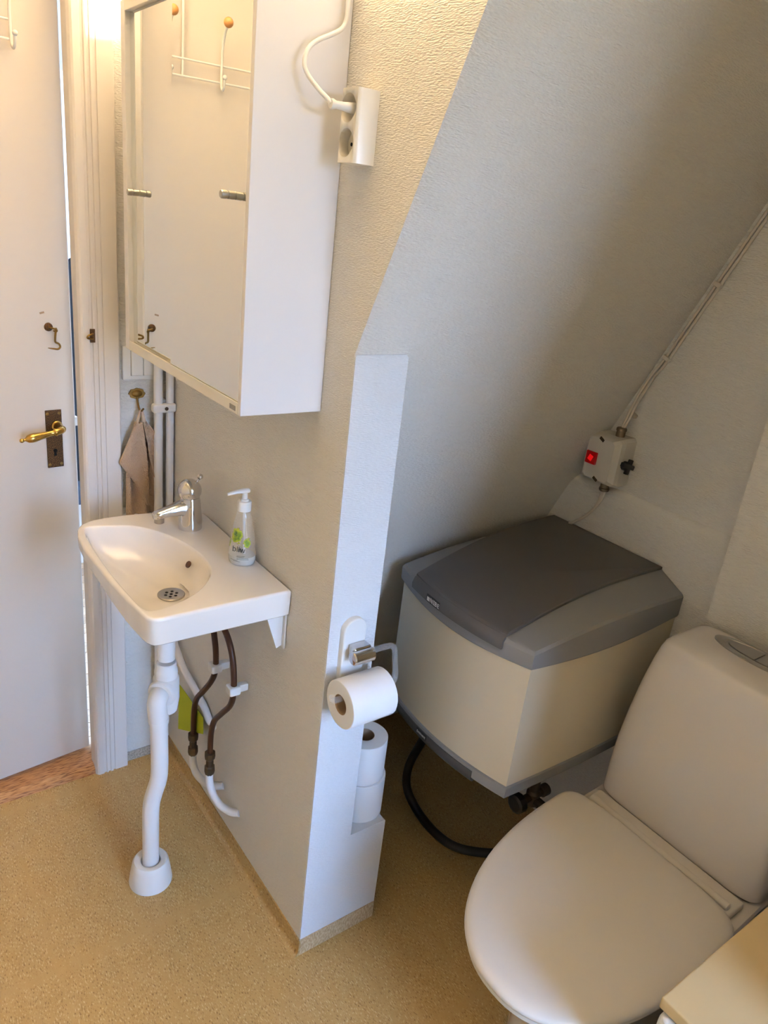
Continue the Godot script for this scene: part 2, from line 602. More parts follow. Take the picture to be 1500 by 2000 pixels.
	s = Soup.new()
	s.span(V(-1.03, 2.02, ZD - 0.025), V(-0.126, 2.11, ZD + 0.021), 0.003)
	struct("trim_3", s, M.trim_paint, "white head casing over the doorway", "trim")
	s = Soup.new()
	s.prism(PackedVector2Array([Vector2(ZD - 0.1, 0), Vector2(ZD + 0.012, 0), Vector2(ZD + 0.009, 0.012), Vector2(ZD - 0.004, 0.022), Vector2(ZD - 0.09, 0.022)]), along_x(-0.99), 0.818)
	struct("threshold", s, M.oak, "worn oak threshold in the doorway", "threshold")
	# striker eye on the casing
	var e := thing("hook_eye", "small tarnished brass hook eye screwed to the door casing", "hook", V(-0.19, 1.19, ZD + 0.022))
	s = Soup.new()
	s.box(V(-0.186, 1.209, ZD + 0.0235), V(0.011, 0.03, 0.003), 0.0012)
	part("plate", s, M.old_brass, e)
	s = Soup.new()
	s.tube([V(-0.186, 1.213, ZD + 0.024), V(-0.190, 1.214, ZD + 0.034), V(-0.199, 1.211, ZD + 0.038), V(-0.2, 1.206, ZD + 0.036), V(-0.190, 1.204, ZD + 0.033), V(-0.186, 1.205, ZD + 0.024)], 0.0022, 8, 4)
	part("eye", s, M.dull_brass, e)
	# low cabinet at the foot of the stub wall
	var c := thing("low_cabinet", "low white cabinet with a cream top beside the toilet", "cabinet", V(0.45, 0, 0.82))
	s = Soup.new()
	s.span(V(0.098, 0, 0.69), V(0.86, 0.598, 0.948), 0.012)
	part("body", s, M.post_paint, c)
	s = Soup.new()
	s.span(V(0.105, 0.600, 0.686), V(0.86, 0.620, 0.948), 0.003)
	part("top", s, M.cabinet_top, c)

func build_hall() -> void:
	var zb := -2.08
	var s := Soup.new()
	s.span(V(-1.3, -0.06, zb), V(0.6, -0.012, ZD))
	var fl := struct("floor_hall", s, M.plank0, "pale wood plank floor of the hall beyond the door", "floor")
	var k := 0
	var z := ZD - 0.088
	while z > zb + 0.02:
		var x := -1.2 + fmod(k * 0.37, 0.6) - 0.6
		while x < 0.5:
			var a := maxf(x, -1.2)
			var b := minf(x + 0.6, 0.5)
			if b - a > 0.05:
				var p := Soup.new()
				p.span(V(a + 0.001, -0.012, z - 0.063), V(b - 0.001, 0.0, z - 0.001), 0.001)
				part("plank", p, M["plank%d" % ((k + int(x * 10)) % 3 if x > 0 else k % 3)], fl)
			x += 0.6
		z -= 0.064
		k += 1
	s = Soup.new()
	s.span(V(-1.3, 0, zb - 0.1), V(-1.1, 2.3, zb))
	s.span(V(-0.35, 0, zb - 0.1), V(0.6, 2.3, zb))
	s.span(V(-1.1, 0, zb - 0.1), V(-0.35, 0.4, zb))
	s.span(V(-1.1, 2.0, zb - 0.1), V(-0.35, 2.3, zb))
	struct("wall_hall_back", s, M.plaster, "white back wall of the hall seen past the door edge", "wall")
	s = Soup.new()
	s.span(V(-1.3, 0, zb), V(-1.2, 2.3, ZD - 0.105))
	struct("wall_hall_left", s, M.plaster, "white side wall of the hall on the hinge side", "wall")
	s = Soup.new()
	s.span(V(0.5, 0, zb), V(0.6, 0.7, ZD - 0.1))
	s.span(V(0.5, 2.0, zb), V(0.6, 2.3, ZD - 0.1))
	s.span(V(0.5, 0.7, -0.98), V(0.6, 2.0, ZD - 0.1))
	s.span(V(0.5, 0.7, zb), V(0.6, 2.0, -1.78))
	struct("wall_hall_right", s, M.plaster, "white side wall of the hall around its window", "wall")
	s = Soup.new()
	s.span(V(0.0, 0, ZD - 0.105), V(0.5, 2.3, ZD - 0.1))
	struct("wall_hall_front", s, M.plaster, "white wall of the hall backing onto the roof slope", "wall")
	s = Soup.new()
	s.span(V(-1.3, 2.3, zb - 0.1), V(0.6, 2.4, -0.9))
	struct("ceiling_hall", s, M.plaster, "white ceiling of the hall", "ceiling")
	s = Soup.new()
	s.span(V(-1.2, 0, zb), V(0.5, 0.11, zb + 0.014), 0.003)
	struct("baseboard_hall", s, M.trim_paint, "white baseboard along the hall's back wall", "baseboard")
	var w := thing("window_2", "white framed window in the hall", "window", V(0.55, 0.7, -1.38))
	w.set_meta("kind", "structure")
	s = Soup.new()
	for q in [-0.995, -1.765]: s.span(V(0.53, 0.7, q - 0.015), V(0.57, 2.0, q + 0.015), 0.003)
	for q in [0.715, 1.985]: s.span(V(0.53, q - 0.015, -1.78), V(0.57, q + 0.015, -0.98), 0.003)
	part("window_frame", s, M.trim_paint, w)
	s = Soup.new()
	s.span(V(0.549, 0.72, -1.76), V(0.552, 1.98, -1.0))
	part("pane", s, M.pane, w)
	w = thing("window_3", "tall white framed window in the hall's back wall", "window", V(-0.725, 0.4, zb - 0.05))
	w.set_meta("kind", "structure")
	s = Soup.new()
	for q in [-1.085, -0.365]: s.span(V(q - 0.015, 0.4, zb - 0.07), V(q + 0.015, 2.0, zb - 0.03), 0.003)
	for q in [0.415, 1.985]: s.span(V(-1.1, q - 0.015, zb - 0.07), V(-0.35, q + 0.015, zb - 0.03), 0.003)
	part("window_frame", s, M.trim_paint, w)
	s = Soup.new()
	s.span(V(-1.08, 0.42, zb - 0.052), V(-0.37, 1.98, zb - 0.049))
	part("pane", s, M.pane, w)
	# hat shelf and a dark coat under it
	var h := thing("hat_shelf", "white hat shelf on the hall's back wall", "shelf", V(0.1, 1.80, zb))
	s = Soup.new()
	s.span(V(-0.3, 1.82, zb), V(0.45, 1.84, zb + 0.22), 0.003)
	part("board", s, M.trim_paint, h)
	for x in [-0.25, 0.38]:
		s = Soup.new()
		s.prism(PackedVector2Array([Vector2(zb, 1.82), Vector2(zb + 0.16, 1.82), Vector2(zb, 1.68)]), along_x(x), 0.016)
		part("bracket", s, M.trim_paint, h)
	for x in [0.13]:
		s = Soup.new()
		s.tube([V(x, 1.30, zb), V(x, 1.295, zb + 0.03), V(x, 1.287, zb + 0.045), V(x, 1.295, zb + 0.05)], 0.005, 8, 4)
		part("coat_peg", s, M.steel, h)
	var ct := thing("dark_coat", "black coat hanging in the hall beyond the door", "coat", V(0.13, 0.32, zb + 0.07))
	var rings := []
	for q in [[1.268, 0.02, 0.012], [1.245, 0.05, 0.03], [1.20, 0.13, 0.045], [1.12, 0.165, 0.055], [0.9, 0.17, 0.06], [0.6, 0.175, 0.06], [0.42, 0.18, 0.062]]:
		var r := PackedVector3Array()
		for i in 36:
			var a := TAU * i / 36.0
			var f := 1.0 + 0.09 * sin(a * 7.0 + q[0] * 3.0)
			r.append(V(0.13 + cos(a) * q[1] * f, q[0], zb + 0.07 + sin(a) * q[2] * f))
		rings.append(r)
	s = Soup.new()
	s.loft(rings)
	part("body", s, M.coat, ct, 60.0)
	rings = []
	for q in [[0.421, 0.181, 0.062], [0.34, 0.185, 0.063], [0.32, 0.18, 0.06]]:
		var r := PackedVector3Array()
		for i in 36:
			var a := TAU * i / 36.0
			var f := 1.0 + 0.09 * sin(a * 7.0 + q[0] * 3.0)
			r.append(V(0.13 + cos(a) * q[1] * f, q[0], zb + 0.07 + sin(a) * q[2] * f))
		rings.append(r)
	s = Soup.new()
	s.loft(rings)
	part("hem", s, M.coat_hem, ct, 60.0)

func build_door() -> void:
	# local frame: x runs to the free edge (0 there), y up, z out of the room-side face
	var th := deg_to_rad(6.7)
	var T := Transform3D(Basis(V(cos(th), 0, -sin(th)), Vector3.UP, V(sin(th), 0, cos(th))), V(-0.205, 0, -0.846))
	var d := thing("door_1", "white painted flush door standing ajar", "door", T * V(-0.37, 0.03, -0.02))
	d.set_meta("kind", "structure")
	var s := Soup.new()
	s.span(V(-0.74, 0.032, -0.04), V(0, 2.03, 0), 0.004)
	part("leaf", s.turn(T), M.door_paint, d)
	s = Soup.new()
	s.box(V(0.003, 0.985, -0.02), V(0.016, 0.022, 0.014), 0.002)
	part("latch_bolt", s.turn(T), M.white_plastic, d)
	# lock plate
	s = Soup.new()
	s.box(V(-0.052, 0.952, 0.0015), V(0.037, 0.140, 0.003), 0.001)
	var lp := part("lock_plate", s.turn(T), M.old_brass, d)
	lp.set_meta("label", "tarnished brass lock plate")
	for q in [[-0.066, 1.014], [-0.039, 1.014], [-0.066, 0.890], [-0.039, 0.890]]:
		s = Soup.new()
		s.lathe([Vector2(0.0035, 0), Vector2(0.0035, 0.0008), Vector2(0.0015, 0.0014)], lathe_z(V(q[0], q[1], 0.003)), 12)
		part("screw", s.turn(T), M.dull_brass, lp)
	s = Soup.new()
	s.lathe([Vector2(0.0045, 0), Vector2(0.0045, 0.0006)], lathe_z(V(-0.052, 0.924, 0.003)), 16)
	s.prism(PackedVector2Array([Vector2(-0.0543, 0.924), Vector2(-0.0497, 0.924), Vector2(-0.0488, 0.911), Vector2(-0.0552, 0.911)]), Transform3D(Basis.IDENTITY, V(0, 0, 0.003)), 0.0006)
	part("keyhole", s.turn(T), M.dark_gap, lp)
	# lever handle
	var hd := Soup.new()
	hd.lathe([Vector2(0.0125, 0), Vector2(0.0125, 0.004), Vector2(0.0095, 0.007), Vector2(0.008, 0.02), Vector2(0.009, 0.034)], lathe_z(V(-0.046, 0.984, 0.003)), 20)
	hd.tube([V(-0.046, 0.984, 0.030), V(-0.050, 0.983, 0.038), V(-0.060, 0.981, 0.041), V(-0.066, 0.980, 0.041)], [0.0092, 0.009, 0.0082, 0.0075], 14, 4)
	var lv := part("handle", hd.turn(T), M.brass, d)
	lv.set_meta("label", "polished brass lever handle")
	s = Soup.new()
	s.lathe([Vector2(0.0095, 0), Vector2(0.0095, 0.003), Vector2(0.0065, 0.005), Vector2(0.0068, 0.015), Vector2(0.0085, 0.034), Vector2(0.0105, 0.048), Vector2(0.0105, 0.055), Vector2(0.0085, 0.063), Vector2(0.004, 0.068), Vector2(0.0028, 0.071), Vector2(0.0045, 0.0735), Vector2(0.0052, 0.077), Vector2(0.0035, 0.0805), Vector2(0.0002, 0.0815)],
		lathe_dir(V(-0.062, 0.9806, 0.041), V(-1, -0.16, 0)), 20)
	part("grip", s.turn(T), M.brass, lv, 60.0)
	# hook of the old latch
	s = Soup.new()
	s.lathe([Vector2(0.0095, 0), Vector2(0.009, 0.003), Vector2(0.004, 0.006)], lathe_z(V(-0.052, 1.212, 0.0)), 16)
	var hp := part("latch_plate", s.turn(T), M.old_brass, d)
	s = Soup.new()
	s.tube([V(-0.052, 1.212, 0.005), V(-0.046, 1.211, 0.016), V(-0.040, 1.209, 0.016), V(-0.039, 1.204, 0.013), V(-0.044, 1.205, 0.008)], 0.002, 8, 4)
	s.tube([V(-0.0405, 1.212, 0.015), V(-0.0415, 1.190, 0.010), V(-0.041, 1.180, 0.009), V(-0.034, 1.176, 0.009), V(-0.031, 1.169, 0.009), V(-0.036, 1.164, 0.009), V(-0.046, 1.165, 0.009), V(-0.058, 1.167, 0.009)], [0.0024, 0.0024, 0.0023, 0.0022, 0.0022, 0.0022, 0.0018, 0.0007], 8, 4)
	part("latch_hook", s.turn(T), M.dull_brass, hp)
	# old screw mark in the paint
	s = Soup.new()
	s.box(V(-0.064, 1.243, 0.0001), V(0.010, 0.004, 0.0006), 0.00025, Basis(Vector3(0, 0, 1), 0.25))
	part("paint_chip", s.turn(T), M.card, d)
	# wire coat rack hung on the door
	var rk := thing("coat_rack", "white wire coat rack with wooden knobs hung on the door", "coat rack", T * V(-0.35, 1.74, 0.02))
	for y in [1.790, 1.757]:
		s = Soup.new()
		s.tube([V(-0.70, y, 0.013), V(-0.097, y, 0.013)], 0.0021, 8, 1)
		part("rail", s.turn(T), M.white_plastic, rk)
	for x in [-0.13, -0.62]:
		s = Soup.new()
		s.tube([V(x, 1.757, 0.011), V(x, 2.03, 0.011), V(x, 2.034, 0.004), V(x, 2.034, -0.044), V(x, 1.99, -0.044)], 0.003, 8, 1)
		part("strap", s.turn(T), M.white_plastic, rk)
	for x in [-0.098, -0.215, -0.332, -0.449, -0.566, -0.683]:
		s = Soup.new()
		s.tube([V(x, 1.862, 0.052), V(x, 1.852, 0.036), V(x, 1.825, 0.020), V(x, 1.795, 0.0165), V(x, 1.760, 0.0165), V(x, 1.748, 0.019), V(x, 1.742, 0.027), V(x, 1.748, 0.036), V(x, 1.763, 0.040)], 0.0028, 10, 4)
		var hk := part("hook", s.turn(T), M.white_plastic, rk)
		s = Soup.new()
		s.ball(V(x, 1.766, 0.0405), 0.0052)
		part("hook_tip", s.turn(T), M.white_plastic, hk)
		s = Soup.new()
		s.ball(V(x, 1.868, 0.056), 0.0105)
		part("knob", s.turn(T), M.knob_wood, hk)

func build_cabinet() -> void:
	var z0 := -0.641
	var z1 := -0.0875
	var y0 := 1.204
	var y1 := 1.832
	var c := thing("mirror_cabinet", "white wall cabinet with two sliding mirror doors above the washbasin", "cabinet", V(-0.075, y0, -0.364))
	var s := Soup.new()
	s.span(V(-0.149, y0, z1 - 0.011), V(-0.0005, y1, z1), 0.0012)
	part("side_panel", s, M.laminate, c)
	s = Soup.new()
	s.span(V(-0.149, y0, z0), V(-0.0005, y1, z0 + 0.022), 0.0012)
	part("side_panel", s, M.laminate, c)
	s = Soup.new()
	s.span(V(-0.1475, y0 + 0.0002, z0 + 0.022), V(-0.0005, y0 + 0.013, z1 - 0.011), 0.0006)
	s.span(V(-0.149, y0, z0 + 0.022), V(-0.1472, y0 + 0.019, z1 - 0.011), 0.0005)
	s.span(V(-0.1425, y0, z0 + 0.022), V(-0.1410, y0 + 0.017, z1 - 0.011), 0.0005)
	s.span(V(-0.1360, y0, z0 + 0.022), V(-0.1345, y0 + 0.017, z1 - 0.011), 0.0005)
	var bp := part("bottom_panel", s, M.frame_white, c)
	s = Soup.new()
	s.span(V(-0.1497, y0 + 0.004, -0.127), V(-0.149, y0 + 0.012, -0.106), 0.0003)
	part("maker_badge", s, M.badge_grey, bp)
	s = Soup.new()
	s.span(V(-0.149, y1 - 0.018, z0 + 0.022), V(-0.0005, y1, z1 - 0.011), 0.0012)
	part("top_panel", s, M.frame_white, c)
	s = Soup.new()
	s.span(V(-0.007, y0 + 0.013, z0 + 0.022), V(-0.001, y1 - 0.018, z1 - 0.011))
	part("back_panel", s, M.laminate, c)
	for q in [[-0.1395, z0 + 0.0225, -0.362, 1.512, -0.577], [-0.1460, -0.394, z1 - 0.0125, 1.526, -0.141]]:
		s = Soup.new()
		s.span(V(q[0], y0 + 0.0145, q[1]), V(q[0] + 0.0035, y1 - 0.019, q[2]), 0.0004)
		var md := part("mirror_door", s, M.mirror, c, 20.0)
		s = Soup.new()
		s.lathe([Vector2(0.0052, 0), Vector2(0.0060, 0.001), Vector2(0.0060, 0.011), Vector2(0.0050, 0.0115), Vector2(0.0050, 0.0130), Vector2(0.0060, 0.0135), Vector2(0.0062, 0.021), Vector2(0.0052, 0.0225), Vector2(0.0002, 0.0226)], lathe_dir(V(q[0], q[3], q[4]), V(-1, 0, 0)), 20)
		part("knob", s, M.steel, md, 35.0)
	# lamp on top of the cabinet, plugged into the outlet beside it
	var l := thing("mirror_lamp", "white strip lamp standing on top of the mirror cabinet", "lamp", V(-0.08, y1, -0.36))
	s = Soup.new()
	s.span(V(-0.11, y1, -0.56), V(-0.02, y1 + 0.022, -0.16), 0.005)
	part("base", s, M.laminate, l)
	s = Soup.new()
	s.span(V(-0.132, y1, -0.62), V(-0.124, y1 + 0.125, -0.11), 0.002)
	part("front_screen", s, M.laminate, l)
	for z in [-0.535, -0.185]:
		s = Soup.new()
		s.span(V(-0.085, y1 + 0.02, z - 0.01), V(-0.045, y1 + 0.085, z + 0.01), 0.004)
		part("end_holder", s, M.laminate, l)
	s = Soup.new()
	s.lathe([Vector2(0.014, 0), Vector2(0.018, 0.003), Vector2(0.018, 0.327), Vector2(0.014, 0.33)], lathe_z(V(-0.065, y1 + 0.064, -0.525)), 28)
	part("lamp_tube", s, M.lamp_opal, l)
	for z in [-0.47, -0.36, -0.25]:
		var o := OmniLight3D.new()
		o.name = "lamp_light"
		o.light_color = LAMP_COLOR
		o.light_energy = LAMP_ENERGY
		o.light_size = 0.017
		o.omni_range = 6.0
		o.omni_attenuation = 2.0
		o.shadow_enabled = true
		l.add_child(o, true)
		o.position = V(-0.065, y1 + 0.064, z) - l.position
	var cd := thing("lamp_cord", "white lamp cord with plug looping across the cabinet side to the outlet", "cord", V(-0.05, 1.65, -0.06))
	s = Soup.new()
	s.tube([V(-0.04, y1 + 0.012, -0.158), V(-0.034, y1 + 0.012, -0.10), V(-0.02, y1 - 0.01, -0.078), V(-0.0175, 1.80, -0.076), V(-0.017, 1.772, -0.076), V(-0.023, 1.758, -0.076), V(-0.04, 1.747, -0.074), V(-0.062, 1.736, -0.070), V(-0.080, 1.722, -0.066), V(-0.0875, 1.703, -0.062), V(-0.084, 1.688, -0.055), V(-0.075, 1.672, -0.040), V(-0.070, 1.664, -0.030), V(-0.064, 1.6565, -0.0225)], 0.0032, 12, 6)
	part("cable", s, M.white_plastic, cd)
	s = Soup.new()
	s.lathe([Vector2(0.0035, -0.066), Vector2(0.0062, -0.0655), Vector2(0.0068, -0.062), Vector2(0.0050, -0.057), Vector2(0.0056, -0.045), Vector2(0.0075, -0.028), Vector2(0.0088, -0.014), Vector2(0.0088, -0.010)], lathe_x(V(0.0, 1.6555, -0.0225)), 20)
	part("plug", s, M.white_plastic, cd)
	# double outlet, sockets hollowed out
	var o := thing("wall_outlet", "white double wall outlet beside the mirror cabinet", "outlet", V(-0.018, 1.58, -0.024))
	var cx := CSGCombiner3D.new()
	cx.name = "housing"
	var hs := Soup.new()
	hs.prism(PackedVector2Array([Vector2(0, -0.0465), Vector2(-0.028, -0.0465), Vector2(-0.033, -0.0445), Vector2(-0.0355, -0.040), Vector2(-0.036, -0.034), Vector2(-0.036, -0.008), Vector2(-0.034, -0.0035), Vector2(-0.029, -0.001), Vector2(0, -0.001)]), along_y(1.586), 0.0945)
	var cm := CSGMesh3D.new()
	cm.name = "shell"
	cm.mesh = smooth_mesh(hs, Z3, 40.0)
	cm.material = M.outlet_plastic
	cx.add_child(cm)
	for y in [1.6555, 1.6115]:
		var cut := CSGCylinder3D.new()
		cut.name = "recess"
		cut.operation = CSGShape3D.OPERATION_SUBTRACTION
		cut.radius = 0.0185
		cut.height = 0.034
		cut.sides = 40
		cut.rotation.z = PI / 2
		cut.position = V(-0.036, y, -0.0235)
		cut.material = M.socket_inside
		cx.add_child(cut, true)
	cx.position = -o.position
	o.add_child(cx)
	for y in [1.6555, 1.6115]:
		for a in [-1.0, 1.0]:
			s = Soup.new()
			s.box(V(-0.0215, y + a * 0.0172, -0.0235), V(0.010, 0.002, 0.005), 0.0006)
			part("earth_clip", s, M.steel, o)
		for a in [-1.0, 1.0]:
			s = Soup.new()
			s.lathe([Vector2(0.0026, 0), Vector2(0.0026, 0.0006)], lathe_x(V(-0.0195, y, -0.0235 + a * 0.0095)), 10)
			part("pin_hole", s, M.dark_gap, o)

func ray_ring(poly: Array, c: Vector2, n: int) -> PackedVector2Array:
	var o := PackedVector2Array()
	for k in n:
		var a := TAU * k / n
		var d := Vector2(cos(a), sin(a))
		var best := 0.0
		for i in poly.size():
			var hit = Geometry2D.segment_intersects_segment(c, c + d * 2.0, poly[i], poly[(i + 1) % poly.size()])
			if hit != null: best = maxf(best, (hit - c).length())
		o.append(c + d * best)
	return o

func round_path(pts: Array, steps: int) -> Array:    # closed Catmull-Rom
	var o := []
	var n := pts.size()
	for i in n:
		for k in steps:
			o.append((pts[i] as Vector2).cubic_interpolate(pts[(i + 1) % n], pts[(i + n - 1) % n], pts[(i + 2) % n], float(k) / steps))
	return o

func build_basin() -> void:
	var Y := 0.837
	var n := 200
	var cen := Vector2(-0.185, -0.335)
	var outer := [Vector2(-0.001, -0.139), Vector2(-0.001, -0.25), Vector2(-0.001, -0.40), Vector2(-0.001, -0.555), Vector2(-0.012, -0.570), Vector2(-0.057, -0.588), Vector2(-0.11, -0.600), Vector2(-0.164, -0.606), Vector2(-0.215, -0.606), Vector2(-0.245, -0.601), Vector2(-0.268, -0.588), Vector2(-0.283, -0.566), Vector2(-0.292, -0.53), Vector2(-0.297, -0.474), Vector2(-0.297, -0.407), Vector2(-0.294, -0.311), Vector2(-0.288, -0.229), Vector2(-0.281, -0.17), Vector2(-0.277, -0.150), Vector2(-0.270, -0.141), Vector2(-0.258, -0.138), Vector2(-0.2, -0.138), Vector2(-0.1, -0.138), Vector2(-0.012, -0.138)]
	var bowl := [Vector2(-0.264, -0.566), Vector2(-0.225, -0.560), Vector2(-0.17, -0.537), Vector2(-0.128, -0.482), Vector2(-0.104, -0.41), Vector2(-0.096, -0.339), Vector2(-0.106, -0.277), Vector2(-0.135, -0.233), Vector2(-0.175, -0.199), Vector2(-0.222, -0.178), Vector2(-0.257, -0.172), Vector2(-0.273, -0.188), Vector2(-0.279, -0.255), Vector2(-0.282, -0.354), Vector2(-0.281, -0.452), Vector2(-0.276, -0.53)]
	var ro := ray_ring(outer, cen, n)
	var rb := ray_ring(round_path(bowl, 6), cen, n)
	var dr := Vector2(-0.158, -0.352)
	var rings := []
	var ring := func(src: PackedVector2Array, grow: float, y) -> void:
		var r := PackedVector3Array()
		for p in src:
			var q := p + (p - cen).normalized() * grow
			q.x = minf(q.x, -0.001)
			var yy: float = y.call(p) if y is Callable else y
			r.append(V(q.x, yy, q.y))
		rings.append(r)
	# depth of the skirt: full at the right-hand end, thinner towards the far end
	var skirt := func(p: Vector2) -> float:
		return Y - lerpf(0.030, 0.056, smoothstep(-0.50, -0.16, p.y))
	var skirt2 := func(p: Vector2) -> float: return skirt.call(p) + 0.003
	# inner underside
	var ru := PackedVector2Array()
	for k in n: ru.append(dr.lerp(rb[k], 0.18))
	ring.call(ru, 0.0, 0.735)
	var rm := PackedVector2Array()
	for k in n: rm.append(dr.lerp(rb[k], 0.70))
	ring.call(rm, 0.0, 0.752)
	ring.call(rb, -0.004, func(p): return maxf(skirt.call(p) + 0.004, 0.77))
	ring.call(ro, -0.012, skirt)
	ring.call(ro, -0.005, skirt)
	ring.call(ro, -0.0025, skirt2)
	ring.call(ro, -0.0008, Y - 0.007)
	ring.call(ro, -0.0012, Y - 0.004)
	ring.call(ro, -0.003, Y - 0.0012)
	ring.call(ro, -0.0065, Y)
	ring.call(rb, 0.003, Y - 0.0005)
	ring.call(rb, 0.0, Y - 0.0025)
	# the bowl: steep walls, nearly flat floor falling to the drain
	for q in [[0.975, 0.008], [0.95, 0.018], [0.90, 0.034], [0.82, 0.050], [0.70, 0.062], [0.5, 0.072]]:
		var r := PackedVector3Array()
		for k in n:
			var p := dr.lerp(rb[k], q[0])
			r.append(V(p.x, Y - q[1], p.y))
		rings.append(r)
	for q in [[0.038, 0.0795], [0.031, 0.0815], [0.02, 0.084]]:
		var fin := PackedVector3Array()
		for k in n:
			var p: Vector2 = dr + (rb[k] - dr).normalized() * q[0]
			fin.append(V(p.x, Y - q[1], p.y))
		rings.append(fin)
	var b := thing("washbasin", "small white corner-cut ceramic washbasin on the partition wall", "washbasin", V(-0.15, 0.735, -0.36))
	var s := Soup.new()
	s.loft(rings, true, true)
	part("bowl", s, M.ceramic, b, 62.0)
	# drain strainer with holes
	s = Soup.new()
	s.lathe([Vector2(0.0275, -0.001), Vector2(0.0275, 0.001), Vector2(0.026, 0.0022), Vector2(0.020, 0.0012), Vector2(0.0002, 0.0008)], Transform3D(Basis.IDENTITY, V(dr.x, Y - 0.0808, dr.y)), 36)
	var st := part("drain_strainer", s, M.steel, b)
	for k in 7:
		s = Soup.new()
		var a := TAU * k / 6.0
		var rr := 0.0115 if k < 6 else 0.0
		s.lathe([Vector2(0.0032, 0), Vector2(0.0032, 0.0006)], Transform3D(Basis.IDENTITY, V(dr.x + rr * cos(a), Y - 0.0799, dr.y + rr * sin(a))), 12)
		part("drain_hole", s, M.dark_gap, st)
	s = Soup.new()
	s.lathe([Vector2(0.0075, 0), Vector2(0.0075, 0.0015)], lathe_dir(V(-0.1125, 0.806, -0.374), V(-0.80, 0.55, 0.12)), 20)
	part("overflow_hole", s, M.brown_pipe, b)
	s = Soup.new()
	s.prism(PackedVector2Array([Vector2(-0.045, 0.787), Vector2(-0.004, 0.787), Vector2(-0.004, 0.705), Vector2(-0.016, 0.700)]), Transform3D(Basis.IDENTITY, V(0, 0, -0.163)), 0.006)
	s.span(V(-0.005, 0.70, -0.172), V(-0.001, 0.79, -0.148), 0.001)
	var br := one("basin_bracket", s, M.white_plastic, "white triangular bracket carrying the washbasin", "bracket")
	# faucet
	var t := thing("faucet", "chrome single lever faucet on the washbasin", "faucet", V(-0.064, Y, -0.486))
	s = Soup.new()
	s.lathe([Vector2(0.0255, 0), Vector2(0.0262, 0.002), Vector2(0.0255, 0.02), Vector2(0.0235, 0.045), Vector2(0.0215, 0.066), Vector2(0.0195, 0.074), Vector2(0.010, 0.078)], Transform3D(Basis.IDENTITY, V(-0.064, Y, -0.486)), 40)
	part("body", s, M.chrome, t, 50.0)
	s = Soup.new()
	var pr := []
	for i in 15:
		var a := -1.05 + (PI / 2 + 1.05) * i / 14.0
		pr.append(Vector2(maxf(cos(a) * 0.0255, 0.0001), sin(a) * 0.0255))
	s.lathe(pr, Transform3D(Basis(Vector3(0, 0, 1), 0.22), V(-0.066, Y + 0.089, -0.486)), 40)
	var head := part("lever_head", s, M.chrome, t, 60.0)
	s = Soup.new()
	s.tube([V(-0.052, Y + 0.106, -0.484), V(-0.046, Y + 0.116, -0.482)], 0.0026, 10, 1)
	s.ball(V(-0.0445, Y + 0.119, -0.4815), 0.0065)
	part("lever_ball", s, M.chrome, head, 60.0)
	var sr := []
	for q in [[-0.070, 0.050, 0.019, 0.021], [-0.090, 0.050, 0.0155, 0.0155], [-0.112, 0.046, 0.0130, 0.0115], [-0.132, 0.042, 0.0125, 0.0098], [-0.142, 0.040, 0.0120, 0.0090], [-0.147, 0.039, 0.008, 0.006]]:
		var r := PackedVector3Array()
		for k in 24:
			var a := TAU * k / 24.0
			var ca := signf(cos(a)) * pow(absf(cos(a)), 0.7)
			var sa := signf(sin(a)) * pow(absf(sin(a)), 0.7)
			r.append(V(q[0], Y + q[1] + sa * q[3], -0.486 + ca * q[2]))
		sr.append(r)
	s = Soup.new()
	s.loft(sr)
	var sp := part("spout", s, M.chrome, t, 60.0)
	s = Soup.new()
	s.lathe([Vector2(0.0095, 0), Vector2(0.0108, 0.001), Vector2(0.0108, 0.010), Vector2(0.0115, 0.0125)], Transform3D(Basis.IDENTITY, V(-0.134, Y + 0.0225, -0.486)), 24)
	part("aerator", s, M.steel, sp)
	# soap dispenser
	var bc := V(-0.0345, Y, -0.287)
	var bt := thing("soap_dispenser", "clear plastic soap pump bottle with green printed label on the washbasin", "soap bottle", bc)
	var prof := [[0.0008, 0.020, 0.024], [0.0, 0.0215, 0.0255], [0.003, 0.0232, 0.0275], [0.012, 0.0238, 0.0285], [0.025, 0.0236, 0.0280], [0.045, 0.0222, 0.0258], [0.065, 0.0203, 0.0228], [0.085, 0.0178, 0.0192], [0.100, 0.0155, 0.0162], [0.108, 0.0138, 0.0140], [0.113, 0.0122, 0.0122], [0.125, 0.0120, 0.0120]]
	rings = []
	for q in prof.slice(1):
		rings.append(oval(bc + V(0, q[0], 0), q[1], q[2], 40))
	s = Soup.new()
	s.loft(rings)
	var spin := Transform3D(Basis.IDENTITY, bc) * Transform3D(Basis(Vector3.UP, 0.72), Z3) * Transform3D(Basis.IDENTITY, -bc)
	part("bottle", s.turn(spin), M.clear_plastic, bt, 60.0)
	rings = []
	for q in [[0.0015, 0.0205, 0.0245], [0.010, 0.0226, 0.0272], [0.019, 0.0226, 0.0272]]: rings.append(oval(bc + V(0, q[0], 0), q[1], q[2], 40))
	s = Soup.new()
	s.loft(rings)
	part("soap", s.turn(spin), M.soap, bt, 60.0)
	s = Soup.new()
	s.lathe([Vector2(0.0128, 0.114), Vector2(0.0142, 0.115), Vector2(0.0142, 0.132), Vector2(0.0132, 0.1345), Vector2(0.0085, 0.1355), Vector2(0.008, 0.1385), Vector2(0.0055, 0.139), Vector2(0.0055, 0.152)], Transform3D(Basis.IDENTITY, bc), 32)
	part("collar", s, M.white_plastic, bt)
	s = Soup.new()
	s.tube([bc + V(0, 0.114, 0), bc + V(0.002, 0.06, 0), bc + V(0.004, 0.006, 0.002)], 0.0028, 10, 4)
	part("dip_tube", s, M.white_plastic, bt)
	rings = []
